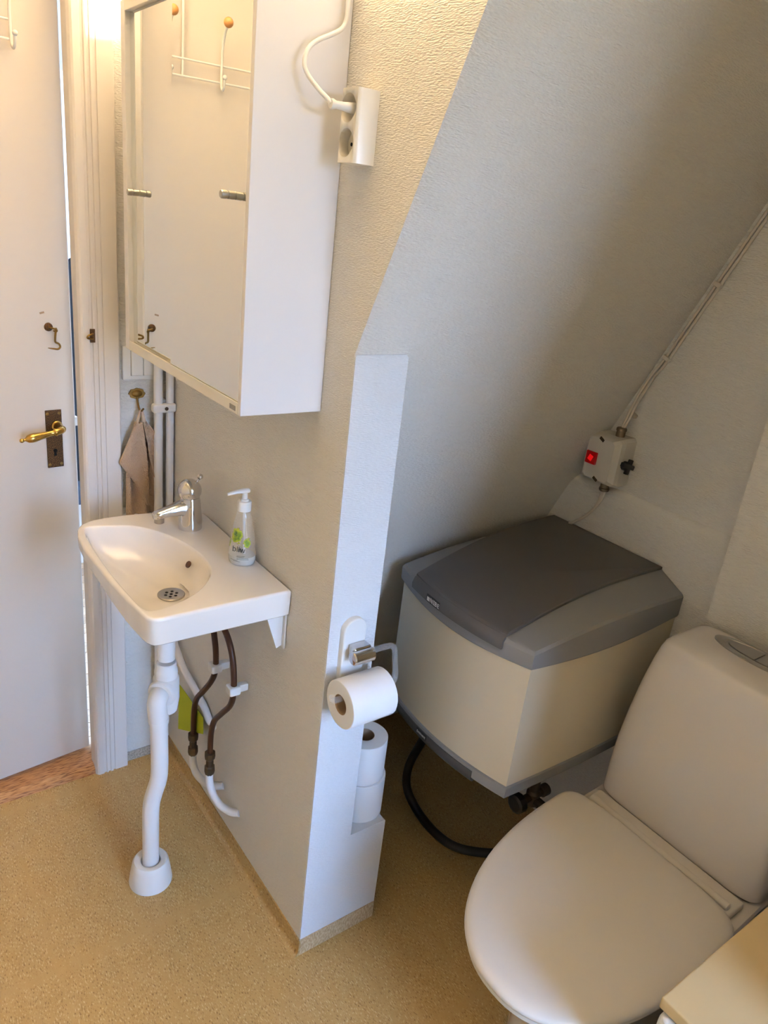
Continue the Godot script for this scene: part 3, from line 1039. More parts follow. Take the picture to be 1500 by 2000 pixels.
	for q in [[0.010, 0.155, 0.004, 0.003], [0.008, 0.1555, 0.007, 0.0048], [-0.004, 0.1560, 0.0075, 0.0050], [-0.018, 0.1555, 0.0055, 0.0040], [-0.034, 0.1530, 0.0042, 0.0034], [-0.038, 0.1520, 0.0030, 0.0026]]:
		var r := PackedVector3Array()
		for k in 16:
			var a := TAU * k / 16.0
			r.append(bc + V(q[0], q[1] + sin(a) * q[3], cos(a) * q[2]))
		rings.append(r)
	s = Soup.new()
	s.loft(rings)
	part("pump_head", s, M.white_plastic, bt, 50.0)
	# printed label on the side that faces the room
	var img := Image.create(256, 384, false, Image.FORMAT_RGBA8)
	img.fill(Color(1, 1, 1, 0))
	var nz := noise(FastNoiseLite.TYPE_SIMPLEX_SMOOTH, 0.02, 5, 3)
	for y in 384:
		for x in 256:
			var k := nz.get_noise_2d(x, y) * 0.45
			var d1 := 1.0 - Vector2((x - 100) / 62.0, (y - 90) / 88.0).length() + k
			var d2 := 1.0 - Vector2((x - 205) / 32.0, (y - 165) / 60.0).length() + k
			var d3 := 1.0 - Vector2((x - 18) / 22.0, (y - 185) / 55.0).length() + k
			var d := maxf(d1, maxf(d2, d3))
			if d > 0.0:
				var c := Color(0.74, 0.76, 0.20).lerp(Color(0.45, 0.58, 0.10), smoothstep(0.1, 0.6, d)).lerp(Color(0.12, 0.30, 0.17), smoothstep(0.55, 0.95, d1))
				c.a = smoothstep(0.0, 0.12, d) * 0.9
				img.set_pixel(x, y, c)
	for q in [[120, 312, 66], [120, 322, 58], [120, 338, 96], [120, 350, 100], [60, 366, 70], [90, 376, 60]]:
		img.fill_rect(Rect2i(q[0], q[1], q[2], 4), Color(0.35, 0.42, 0.22, 0.7))
	var lm := mat("label_print", Color(1, 1, 1), 0.5)
	lm.albedo_texture = ImageTexture.create_from_image(img)
	lm.transparency = BaseMaterial3D.TRANSPARENCY_ALPHA
	s = Soup.new()
	var rows := 14
	var cols := 14
	var pt := func(i: int, j: int) -> Vector3:
		var hgt := lerpf(0.083, 0.010, float(i) / rows)
		var q := size_at(prof, hgt)
		var a := lerpf(-1.15, 1.15, float(j) / cols)
		return bc + V(-cos(a) * (q.x + 0.0004), hgt, sin(a) * (q.y + 0.0004))
	for i in rows:
		for j in cols:
			var a: Vector3 = pt.call(i, j)
			var bq: Vector3 = pt.call(i, j + 1)
			var c: Vector3 = pt.call(i + 1, j + 1)
			var d: Vector3 = pt.call(i + 1, j)
			var ua := Vector2(float(j) / cols, float(i) / rows)
			var ub := Vector2(float(j + 1) / cols, float(i) / rows)
			var uc := Vector2(float(j + 1) / cols, float(i + 1) / rows)
			var ud := Vector2(float(j) / cols, float(i + 1) / rows)
			s.v.append_array([a, c, bq, a, d, c])
			s.uv.append_array([ua, uc, ub, ua, ud, uc])
	var lb := part("label_print", s.turn(spin), lm, bt, 60.0)
	lettering("bliw", 0.0150, spin * (bc + V(-0.0243, 0.038, 0.002)), spin.basis * Basis(V(0, 0, 1), V(0.08, 1, 0).normalized(), V(-1, 0.08, 0).normalized()), M.ink, lb)

func size_at(prof: Array, h: float) -> Vector2:
	for i in range(1, prof.size() - 1):
		if h <= prof[i + 1][0]:
			var t := clampf((h - prof[i][0]) / (prof[i + 1][0] - prof[i][0]), 0, 1)
			return Vector2(lerpf(prof[i][1], prof[i + 1][1], t), lerpf(prof[i][2], prof[i + 1][2], t))
	return Vector2(0.01, 0.01)

func lettering(words: String, height: float, at: Vector3, b: Basis, m: Material, parent: Node3D) -> void:
	var tm := TextMesh.new()
	var f := SystemFont.new()
	f.font_names = PackedStringArray(["Droid Sans"])
	f.font_weight = 700 if words == "NIBE" else 400
	tm.font = f
	tm.text = words
	tm.font_size = 48
	tm.pixel_size = height / 48.0
	tm.depth = 0.0006
	var o := MeshInstance3D.new()
	o.name = "lettering"
	o.mesh = tm
	o.material_override = m
	var off := Z3
	var p: Node = parent
	while p != self:
		off += (p as Node3D).position
		p = p.get_parent()
	o.transform = Transform3D(b, at - off)
	parent.add_child(o, true)

func oval(c: Vector3, rx: float, rz: float, n: int) -> PackedVector3Array:
	var r := PackedVector3Array()
	for k in n:
		var a := TAU * k / n
		r.append(c + V(cos(a) * rx, 0, sin(a) * rz))
	return r

func build_corner() -> void:
	# light switch, half hidden by the mirror cabinet
	var sw := thing("light_switch", "white double rocker light switch on the door wall behind the cabinet", "light switch", V(-0.08, 1.103, ZD))
	var s := Soup.new()
	s.span(V(-0.117, 1.103, ZD), V(-0.035, 1.183, ZD + 0.008), 0.004)
	part("plate", s, M.white_plastic, sw)
	s = Soup.new()
	s.span(V(-0.0985, 1.114, ZD + 0.007), V(-0.0425, 1.173, ZD + 0.0088), 0.0008)
	part("bezel", s, M.badge_grey, sw)
	for x in [-0.098, -0.0697]:
		s = Soup.new()
		s.span(V(x, 1.115, ZD + 0.007), V(x + 0.0275, 1.172, ZD + 0.014), 0.002)
		part("rocker", s, M.white_plastic, sw)
	# brass hook
	var hk := thing("towel_hook", "small ornate brass towel hook on the door wall", "hook", V(-0.0825, 1.04, ZD))
	s = Soup.new()
	var pl := PackedVector2Array()
	for k in 48:
		var a := TAU * k / 48.0
		var f := 1.0 + 0.07 * cos(a * 8.0)
		pl.append(Vector2(-0.0825 + cos(a) * 0.019 * f, 1.070 + sin(a) * 0.0125 * f))
	s.prism(pl, Transform3D(Basis.IDENTITY, V(0, 0, ZD)), 0.0035)
	part("rose", s, M.dull_brass, hk)
	s = Soup.new()
	s.lathe([Vector2(0.011, 0), Vector2(0.010, 0.002), Vector2(0.005, 0.004), Vector2(0.0002, 0.0045)], Transform3D(Basis(V(1.15, 0, 0), V(0, 0, 1), V(0, -0.75, 0)), V(-0.0825, 1.070, ZD + 0.0035)), 24)
	part("boss", s, M.dull_brass, hk, 60.0)
	s = Soup.new()
	s.tube([V(-0.0825, 1.062, ZD + 0.004), V(-0.0825, 1.048, ZD + 0.008), V(-0.082, 1.036, ZD + 0.016), V(-0.080, 1.033, ZD + 0.024), V(-0.077, 1.040, ZD + 0.031)], 0.0024, 10, 5)
	part("prong", s, M.dull_brass, hk)
	# towel
	var tw := thing("hand_towel", "beige waffle hand towel hanging from the brass hook", "towel", V(-0.08, 0.77, ZD + 0.03))
	s = Soup.new()
	s.tube([V(-0.091, 1.002, ZD + 0.024), V(-0.0845, 1.025, ZD + 0.023), V(-0.0805, 1.0345, ZD + 0.0235), V(-0.077, 1.026, ZD + 0.023), V(-0.073, 1.000, ZD + 0.022)], [0.0035, 0.0028, 0.0024, 0.004, 0.006], 10, 5)
	part("hanging_loop", s, M.towel_hem, tw)
	var back := [[1.006, -0.094, -0.066], [0.985, -0.100, -0.050], [0.972, -0.105, -0.042], [0.945, -0.110, -0.038], [0.90, -0.116, -0.036], [0.85, -0.118, -0.031], [0.80, -0.118, -0.026], [0.765, -0.118, -0.023]]
	s = Soup.new()
	s.sheet(cloth_rows(back, 0.010, 2.6, 0.4, 30, 3, 0.016), V(0, 0, 0.0035))
	part("cloth", s, M.towel, tw, 80.0)
	var flap := [[1.006, -0.094, -0.081], [0.99, -0.103, -0.0775], [0.97, -0.111, -0.075], [0.94, -0.124, -0.072], [0.913, -0.135, -0.069], [0.90, -0.130, -0.068], [0.875, -0.112, -0.067], [0.85, -0.096, -0.066], [0.82, -0.082, -0.0655], [0.795, -0.071, -0.065]]
	s = Soup.new()
	s.sheet(cloth_rows(flap, 0.003, 1.0, 0.0, 20, 3, 0.029), V(0, 0, 0.0035))
	part("folded_corner", s, M.towel, tw, 80.0)
	var roll := [[1.006, -0.078, -0.069], [0.985, -0.074, -0.052], [0.972, -0.072, -0.041], [0.955, -0.068, -0.036], [0.92, -0.064, -0.034], [0.89, -0.0575, -0.035], [0.86, -0.050, -0.038]]
	s = Soup.new()
	s.sheet(cloth_rows(roll, 0.006, 0.9, 2.2, 18, 3, 0.026), V(0, 0, 0.0035))
	part("folded_edge", s, M.towel, tw, 80.0)
	# vertical heating pipes and their clamp
	for q in [[-0.041, "white vertical wall pipe next to the hand towel", 0.0105], [0.0, "white vertical wall pipe in the corner of the partition", 0.0095]]:
		var p := Soup.new()
		var x: float = q[0] - (0.0125 if q[0] > -0.01 else 0.0)
		if q[0] < -0.01:
			p.tube([V(x, 0.03, ZD + 0.03), V(x, 2.299, ZD + 0.03)], q[2], 16, 1)
		else:
			p.tube([V(x, 2.299, ZD + 0.03), V(x, 0.62, ZD + 0.03), V(x, 0.50, ZD + 0.032), V(x - 0.004, 0.43, ZD + 0.060), V(-0.018, 0.375, ZD + 0.14), V(-0.015, 0.35, ZD + 0.21), V(-0.013, 0.330, ZD + 0.27), V(-0.010, 0.305, ZD + 0.300), V(0.004, 0.290, ZD + 0.315)], q[2], 16, 5)
		one("wall_pipe", p, M.pipe_paint, q[1], "pipe", "white pipes in the corner")
	var cl := thing("pipe_clamp", "white pipe clamp with a dark screw across two wall pipes", "clamp", V(-0.03, 1.03, ZD + 0.03))
	s = Soup.new()
	s.span(V(-0.058, 1.030, ZD + 0.024), V(-0.001, 1.052, ZD + 0.045), 0.006)
	part("band", s, M.white_plastic, cl)
	s = Soup.new()
	s.span(V(-0.034, 1.035, ZD), V(-0.020, 1.058, ZD + 0.026), 0.002)
	part("spacer", s, M.white_plastic, cl)
	s = Soup.new()
	s.lathe([Vector2(0.0045, 0), Vector2(0.0045, 0.0007), Vector2(0.003, 0.0014), Vector2(0.0002, 0.0015)], lathe_z(V(-0.026, 1.041, ZD + 0.0449)), 14)
	part("screw", s, M.coupling, cl)

func cloth_rows(shape: Array, depth: float, waves: float, phase: float, n: int, sub: int, z: float) -> Array:
	var rows := []
	for i in shape.size() - 1:
		for k in sub:
			var t := float(k) / sub
			rows.append([lerpf(shape[i][0], shape[i + 1][0], t), lerpf(shape[i][1], shape[i + 1][1], t), lerpf(shape[i][2], shape[i + 1][2], t)])
	rows.append(shape[-1])
	var o := []
	var ln := float(rows.size())
	for i in rows.size():
		var r := []
		for j in n + 1:
			var u := float(j) / n
			var w := sin(u * TAU * waves + phase + 0.35 * sin(i * 0.2)) * depth * (0.45 + 0.55 * minf(1.0, i / ln * 2.0))
			var edge := 1.0 - pow(absf(u * 2.0 - 1.0), 6.0) * 0.4
			r.append(V(lerpf(rows[i][1], rows[i][2], u), rows[i][0] + 0.0015 * sin(u * 9.0), ZD + z + w * edge))
		o.append(r)
	return o

func build_plumbing() -> void:
	var px := -0.165
	var pz := -0.36
	var w := thing("waste_pipe", "white waste pipe with trap from washbasin down to the floor", "pipe", V(px, 0, pz))
	var s := Soup.new()
	s.tube([V(px, 0.74, pz), V(px, 0.60, pz)], 0.0188, 24, 1)
	part("tailpiece", s, M.pipe_paint, w)
	s = Soup.new()
	s.lathe([Vector2(0.0195, 0.592), Vector2(0.0215, 0.590), Vector2(0.0215, 0.578), Vector2(0.024, 0.574), Vector2(0.0248, 0.566), Vector2(0.0236, 0.556), Vector2(0.0275, 0.552), Vector2(0.0285, 0.500), Vector2(0.024, 0.470), Vector2(0.010, 0.462)], Transform3D(Basis.IDENTITY, V(px, 0, pz)), 32)
	part("trap_body", s, M.pipe_paint, w, 35.0)
	s = Soup.new()
	s.lathe([Vector2(0.020, 0.0), Vector2(0.0310, 0.001), Vector2(0.0315, 0.014), Vector2(0.0290, 0.018), Vector2(0.024, 0.019)], lathe_dir(V(px - 0.006, 0.527, pz + 0.008), V(-0.75, -0.1, 0.65)), 28)
	part("union_nut", s, M.pipe_paint, w, 35.0)
	s = Soup.new()
	s.tube([V(px - 0.006, 0.527, pz + 0.008), V(px - 0.022, 0.526, pz + 0.021), V(px - 0.031, 0.517, pz + 0.030), V(px - 0.031, 0.495, pz + 0.032), V(px - 0.027, 0.47, pz + 0.029)], 0.0205, 24, 6)
	part("elbow", s, M.pipe_paint, w, 60.0)
	s = Soup.new()
	s.lathe([Vector2(0.0205, 0.0), Vector2(0.0215, 0.001), Vector2(0.0215, 0.012), Vector2(0.0200, 0.013)], Transform3D(Basis.IDENTITY, V(px - 0.027, 0.464, pz + 0.029)), 28)
	part("joint_ring", s, M.pipe_paint, w, 35.0)
	s = Soup.new()
	s.tube([V(px - 0.027, 0.471, pz + 0.029), V(px - 0.025, 0.40, pz + 0.027), V(px - 0.024, 0.34, pz + 0.026), V(px - 0.027, 0.305, pz + 0.026), V(px - 0.036, 0.265, pz + 0.022), V(px - 0.041, 0.235, pz + 0.020), V(px - 0.042, 0.19, pz + 0.018), V(px - 0.040, 0.10, pz + 0.012), V(px - 0.040, 0.03, pz + 0.010)], 0.0188, 24, 6)
	part("outlet_pipe", s, M.pipe_paint, w, 60.0)
	s = Soup.new()
	s.lathe([Vector2(0.049, 0.0), Vector2(0.0495, 0.004), Vector2(0.047, 0.022), Vector2(0.0425, 0.050), Vector2(0.041, 0.058), Vector2(0.037, 0.064), Vector2(0.0300, 0.065), Vector2(0.0225, 0.061), Vector2(0.0205, 0.050)], Transform3D(Basis.IDENTITY, V(px - 0.040, 0.0, pz + 0.010)), 40)
	part("floor_collar", s, M.white_plastic, w, 40.0)
	# brown supply pipes with couplings and white painted ends
	var runs := [
		[[V(-0.035, 0.73, -0.45), V(-0.036, 0.66, -0.425), V(-0.035, 0.60, -0.408), V(-0.033, 0.555, -0.400), V(-0.033, 0.505, -0.400), V(-0.034, 0.465, -0.418), V(-0.036, 0.415, -0.455), V(-0.038, 0.37, -0.490), V(-0.039, 0.325, -0.503), V(-0.039, 0.245, -0.505)],
			[V(-0.039, 0.19, -0.505), V(-0.039, 0.165, -0.503), V(-0.036, 0.140, -0.488), V(-0.027, 0.132, -0.455), V(-0.013, 0.140, -0.422), V(0.002, 0.150, -0.403)], "brown water supply pipe under the washbasin, next to the corner"],
		[[V(-0.035, 0.72, -0.43), V(-0.036, 0.665, -0.40), V(-0.035, 0.635, -0.345), V(-0.034, 0.60, -0.316), V(-0.033, 0.555, -0.305), V(-0.033, 0.505, -0.302), V(-0.034, 0.465, -0.314), V(-0.036, 0.42, -0.350), V(-0.037, 0.372, -0.388), V(-0.038, 0.325, -0.402), V(-0.038, 0.26, -0.404)],
			[V(-0.038, 0.205, -0.404), V(-0.038, 0.180, -0.402), V(-0.034, 0.150, -0.388), V(-0.026, 0.134, -0.362), V(-0.013, 0.132, -0.332), V(0.002, 0.138, -0.312)], "brown water supply pipe under the washbasin, next to the bracket"]]
	for q in runs:
		var e: Vector3 = q[0][-1]
		var t := thing("supply_pipe", q[2], "pipe", V(-0.038, 0.13, e.z), "brown supply pipes under the washbasin")
		s = Soup.new()
		s.tube(q[0], 0.0070, 14, 5)
		part("upper_tube", s, M.brown_pipe, t, 60.0)
		s = Soup.new()
		s.lathe([Vector2(0.0068, 0.010), Vector2(0.0115, 0.009), Vector2(0.0120, 0.002), Vector2(0.0108, -0.008), Vector2(0.0085, -0.012), Vector2(0.0085, -0.030), Vector2(0.0112, -0.033), Vector2(0.0118, -0.044), Vector2(0.0100, -0.053), Vector2(0.0078, -0.058)], Transform3D(Basis.from_scale(V(1.15, 1.0, 1.15)), e), 8)
		part("coupling", s, M.coupling, t, 20.0)
		s = Soup.new()
		s.tube(q[1], 0.0096, 16, 5)
		part("painted_end", s, M.pipe_paint, t, 60.0)
	for q in [[V(-0.033, 0.515, -0.400), "white pipe clip higher on the supply pipe next to the corner"], [V(-0.033, 0.515, -0.303), "white pipe clip on the supply pipe next to the bracket"]]:
		var c: Vector3 = q[0]
		var t := thing("pipe_clip", q[1], "clip", c, "clips of the supply pipes")
		s = Soup.new()
		s.span(V(c.x - 0.014, c.y - 0.011, c.z - 0.014), V(c.x + 0.013, c.y + 0.011, c.z + 0.014), 0.005)
		part("grip", s, M.white_plastic, t)
		s = Soup.new()
		s.span(V(c.x + 0.010, c.y - 0.008, c.z - 0.008), V(-0.0005, c.y + 0.010, c.z + 0.008), 0.002)
		part("foot", s, M.white_plastic, t)
	# green cloth stuck behind the pipe
	s = Soup.new()
	var rows := []
	for i in 9:
		var v := i / 8.0
		var r := []
		for j in 9:
			var u := j / 8.0
			r.append(V(-0.0288 + 0.0006 * sin(u * 5.0 + v * 3.0), lerpf(0.325, lerpf(0.180, 0.275, u), v), lerpf(-0.628, -0.468, u)))
		rows.append(r)
	s.sheet(rows, V(-0.0014, 0, 0))
	one("green_cloth", s, M.green_cloth, "yellow-green cleaning cloth tucked behind the waste pipe", "cloth", "", 70.0)

func roll_soup(x: Transform3D, r: float, h: float, core: float) -> Array:
	var s := Soup.new()
	s.lathe([Vector2(core, 0.001), Vector2(r - 0.002, 0.0), Vector2(r, 0.002), Vector2(r, h - 0.002), Vector2(r - 0.002, h), Vector2(core, h - 0.001), Vector2(core, 0.001)], x, 48, false)
	var c := Soup.new()
	c.lathe([Vector2(core, 0.0012), Vector2(core - 0.001, 0.0012), Vector2(core - 0.001, h - 0.0012), Vector2(core, h - 0.0012), Vector2(core, 0.0012)], x, 32, false)
	return [s, c]

func build_paper() -> void:
	var h := thing("toilet_paper_holder", "white and chrome toilet paper holder with a clear arm on the post", "paper holder", V(0.055, 0.70, 0.0))
	var s := Soup.new()
	var rings := []
	for q in [[0.0, 1.0], [0.009, 1.0], [0.0115, 0.95], [0.0125, 0.86]]:
		var r := PackedVector3Array()
		for k in 48:
			var a := TAU * k / 48.0
			r.append(V(0.050 + cos(a) * 0.0255 * q[1], 0.775 + sin(a) * 0.0255 * q[1] + (0.040 if sin(a) > 0 else -0.055), q[0]))
		rings.append(r)
	s.loft(rings)
	part("back_plate", s, M.white_plastic, h)
	s = Soup.new()
	s.span(V(0.036, 0.762, 0.012), V(0.074, 0.792, 0.034), 0.004)
	s.lathe([Vector2(0.0002, -0.0005), Vector2(0.0115, 0), Vector2(0.0135, 0.002), Vector2(0.0135, 0.043), Vector2(0.0115, 0.045), Vector2(0.0002, 0.0455)], lathe_x(V(0.031, 0.775, 0.036)), 28)
	part("mount", s, M.chrome, h)
	s = Soup.new()
	var az := 0.040
	s.tube([V(0.07, 0.784, az), V(0.10, 0.784, az), V(0.113, 0.783, az), V(0.1215, 0.777, az + 0.001), V(0.1245, 0.766, az + 0.002), V(0.1255, 0.745, az + 0.005), V(0.126, 0.722, az + 0.010), V(0.1225, 0.713, az + 0.013), V(0.113, 0.711, az + 0.014), V(0.06, 0.711, az + 0.015), V(-0.008, 0.711, az + 0.015), V(-0.016, 0.713, az + 0.015), V(-0.019, 0.722, az + 0.014)], 0.0056, 16, 5)
	part("arm", s, M.acrylic, h, 60.0)
	# roll on the arm
	var rr := roll_soup(lathe_x(V(0.0, 0.698, 0.055)), 0.046, 0.0985, 0.0195)
	var t := thing("toilet_roll", "white toilet paper roll hanging on the clear holder arm", "toilet paper", V(0.049, 0.652, 0.055))
	part("paper", rr[0], M.paper, t, 50.0)
	part("core", rr[1], M.card, t, 50.0)
	# spare rolls on the step
	for q in [[V(0.166, 0.290, -0.063), 0.0525, "white spare toilet roll standing on the low step"], [V(0.163, 0.3895, -0.064), 0.050, "white spare toilet roll on top of the other spare roll"]]:
		rr = roll_soup(Transform3D(Basis.IDENTITY, q[0]), q[1], 0.099, 0.0205)
		t = thing("toilet_roll", q[2], "toilet paper", q[0], "spare toilet rolls")
		part("paper", rr[0], M.paper, t, 50.0)
		part("core", rr[1], M.card, t, 50.0)

func build_heater() -> void:
	var h := thing("water_heater", "cream and grey wall-hung water heater under the roof slope", "water heater", V(0.56, 0.455, 0.0))
	# plan outline with bowed front and sides, grown by g
	var outline := func(g: float, y: float, lift: Callable) -> PackedVector3Array:
		var r := PackedVector3Array()
		var m := 20
		for k in m + 1:      # front, from right to left
			var u := 1.0 - 2.0 * k / m
			r.append(V(0.331 - g - 0.030 * (1.0 - u * u), y, (0.199 + g) * u))
		for k in range(1, m + 1):  # left side, front to back
			var t := float(k) / m
			r.append(V(lerpf(0.331 - g, 0.798, t), y, -(0.199 + g + 0.006 * sin(PI * t))))
		for k in range(0, m):      # right side, back to front
			var t := 1.0 - float(k) / m
			r.append(V(lerpf(0.331 - g, 0.798, t), y, 0.199 + g + 0.006 * sin(PI * t)))
		for i in r.size():
			var p := r[i]
			p.y += lift.call(p)
			r[i] = p
		return r
	var none := func(_p): return 0.0
	var s := Soup.new()
	s.loft([outline.call(0.0, 0.478, none), outline.call(0.0, 0.79, none)])
	part("shell", s, M.heater_shell, h, 32.0)
	# grey cap: sides arch upwards, top falls off to the sides
	var arch := func(p: Vector3) -> float:
		var t := clampf((p.x - 0.30) / 0.49, 0, 1)
		return 0.022 * t + 0.016 * sin(PI * t)
	var low := func(p: Vector3) -> float:
		var t := clampf((p.x - 0.30) / 0.49, 0, 1)
		return -0.012 * sin(PI * t) * clampf((absf(p.z) - 0.12) / 0.08, 0, 1) - 0.012 * (1.0 - pow(absf(p.z) / 0.2, 2.0)) * (1.0 if p.x < 0.332 else 0.0)
	var rings := [outline.call(0.004, 0.765, low), outline.call(0.006, 0.770, low), outline.call(0.006, 0.792, arch), outline.call(0.002, 0.798, arch)]
	var inner := PackedVector3Array()
	var top: PackedVector3Array = rings[3]
	for p in top:
		var t := clampf((p.x - 0.30) / 0.49, 0, 1)
		var half := lerpf(0.140, 0.150, t)
		var q := p
		q.z = clampf(p.z, -half - 0.040 * t, half - 0.012 * t)
		q.x = maxf(p.x, 0.310 - 0.028 * (1.0 - pow(q.z / half, 2.0)))
		q.y = 0.800 + 0.052 * t + 0.020 * sin(PI * t)
		inner.append(q)
	rings.append(inner)
	s = Soup.new()
	s.loft(rings, true, true)
	var cap := part("cap", s, M.heater_grey, h, 30.0)
	# dark lid lying in the cap
	var lid := []
	for q in [[1.0, 0.0006], [1.0, 0.0060], [0.985, 0.0080]]:
		var r := PackedVector3Array()
		for p in inner:
			var c := V(0.55, p.y, -0.01)
			r.append(V(c.x + (p.x - c.x) * q[0], p.y + q[1], c.z + (p.z - c.z) * q[0]))
		lid.append(r)
	s = Soup.new()
	s.loft(lid, true, true)
	var ld := part("lid", s, M.heater_lid, h, 30.0)
	s = Soup.new()
	# front lip of the lid that overlaps the cap
	var m := 18
	var lip := []
	for k in m + 1:
		var u := 1.0 - 2.0 * k / m
		var z := 0.140 * u
		var x := 0.3265 - 0.030 * (1.0 - pow(z / 0.199, 2.0)) - 0.0065
		var r := PackedVector3Array()
		r.append(V(x - 0.0012, 0.779, z))
		r.append(V(x - 0.0018, 0.790, z))
		r.append(V(x + 0.004, 0.803, z))
		r.append(V(x + 0.018, 0.810, z))
		r.append(V(x + 0.018, 0.800, z))
		r.append(V(x + 0.003, 0.779, z))
		lip.append(r)
	s.loft(lip)
	part("front_lip", s, M.heater_lid, ld, 50.0)
	var bz := -0.052
	var bx := 0.3265 - 0.030 * (1.0 - pow(bz / 0.199, 2.0)) - 0.0065
	var yaw := Basis(Vector3.UP, -0.080)
	s = Soup.new()
	s.box(V(bx - 0.0018, 0.789, bz), V(0.0024, 0.0165, 0.046), 0.0008, yaw)
	var bd := part("nameplate", s, M.badge_dark, ld)
	lettering("NIBE", 0.0140, V(bx - 0.0035, 0.7885, bz + 0.0075), yaw * Basis(V(0, 0, 1), V(0, 1, 0), V(-1, 0, 0)), M.print_pale, bd)
	s = Soup.new()
	s.box(V(bx - 0.0030, 0.789, bz - 0.014), V(0.0008, 0.009, 0.009), 0.0003, yaw)
	s.box(V(bx - 0.0034, 0.789, bz - 0.014), V(0.0008, 0.006, 0.003), 0.0003, yaw)
	part("emblem", s, M.print_pale, bd)
	# grey base with a drawer-like cover
	s = Soup.new()
	s.loft([outline.call(-0.012, 0.446, none), outline.call(-0.002, 0.449, none), outline.call(0.004, 0.456, none), outline.call(0.004, 0.479, none), outline.call(0.0005, 0.481, none)])
	var base := part("base", s, M.heater_grey, h, 30.0)
	s = Soup.new()
	var band := []
	for k in 17:
		var u := 0.62 - 1.5 * k / 16.0
		var z := 0.199 * u
		var x := 0.331 - 0.030 * (1.0 - u * u)
		band.append(PackedVector3Array([V(x - 0.0062, 0.4510, z), V(x - 0.0066, 0.4620, z), V(x - 0.0062, 0.4715, z), V(x + 0.01, 0.4715, z), V(x + 0.014, 0.4430, z), V(x + 0.0, 0.4430, z)]))
	s.loft(band)
	var cv := part("cover", s, M.badge_dark, base, 50.0)
	cv.material_override = mat("heater_cover", Color(0.30, 0.30, 0.30), 0.5)
	var cz := -0.03
	var cxx := 0.331 - 0.030 * (1.0 - pow(cz / 0.199, 2.0))
	s = Soup.new()
	s.box(V(cxx - 0.0067, 0.4645, cz), V(0.0022, 0.0115, 0.036), 0.0006, Basis(Vector3.UP, -0.04))
	var cb := part("nameplate", s, M.badge_dark, cv)
	lettering("Eminent", 0.0085, V(cxx - 0.0082, 0.464, cz), Basis(Vector3.UP, -0.04) * Basis(V(0, 0, 1), V(0, 1, 0), V(-1, 0, 0)), M.print_pale, cb)
	# safety valve below, and the hose to the toilet
	var v := thing("safety_valve", "dark valve with lever knob under the water heater", "valve", V(0.49, 0.325, 0.155))
	s = Soup.new()
	s.lathe([Vector2(0.012, 0.0), Vector2(0.016, 0.004), Vector2(0.016, 0.034), Vector2(0.011, 0.040), Vector2(0.011, 0.116)], Transform3D(Basis.IDENTITY, V(0.49, 0.328, 0.155)), 16)
	s.lathe([Vector2(0.010, 0.0), Vector2(0.010, 0.06), Vector2(0.014, 0.062), Vector2(0.014, 0.080)], lathe_x(V(0.455, 0.352, 0.155)), 14)
	part("body", s, M.coupling, v, 30.0)
	s = Soup.new()
	s.lathe([Vector2(0.016, 0.0), Vector2(0.022, 0.003), Vector2(0.022, 0.020), Vector2(0.016, 0.024)], lathe_x(V(0.430, 0.352, 0.155)), 12)
	part("knob", s, M.black_plastic, v, 20.0)
	s = Soup.new()
	s.lathe([Vector2(0.009, 0.0), Vector2(0.012, 0.003), Vector2(0.012, 0.03), Vector2(0.008, 0.034)], lathe_z(V(0.49, 0.345, 0.165)), 12)
	part("test_cap", s, M.black_plastic, v, 20.0)
	s = Soup.new()
	s.tube([V(0.52, 0.440, -0.15), V(0.5195, 0.40, -0.1505), V(0.515, 0.36, -0.17), V(0.508, 0.30, -0.205), V(0.502, 0.20, -0.243), V(0.497, 0.10, -0.270), V(0.486, 0.042, -0.243), V(0.478, 0.018, -0.150), V(0.492, 0.0125, -0.060), V(0.546, 0.0125, 0.001), V(0.63, 0.0125, 0.05), V(0.70, 0.03, 0.10), V(0.74, 0.12, 0.14), V(0.77, 0.20, 0.15), V(0.80, 0.22, 0.15)], 0.0118, 16, 6)
	one("black_hose", s, M.rubber, "black rubber hose looping from water heater down onto the floor", "hose", "", 60.0)

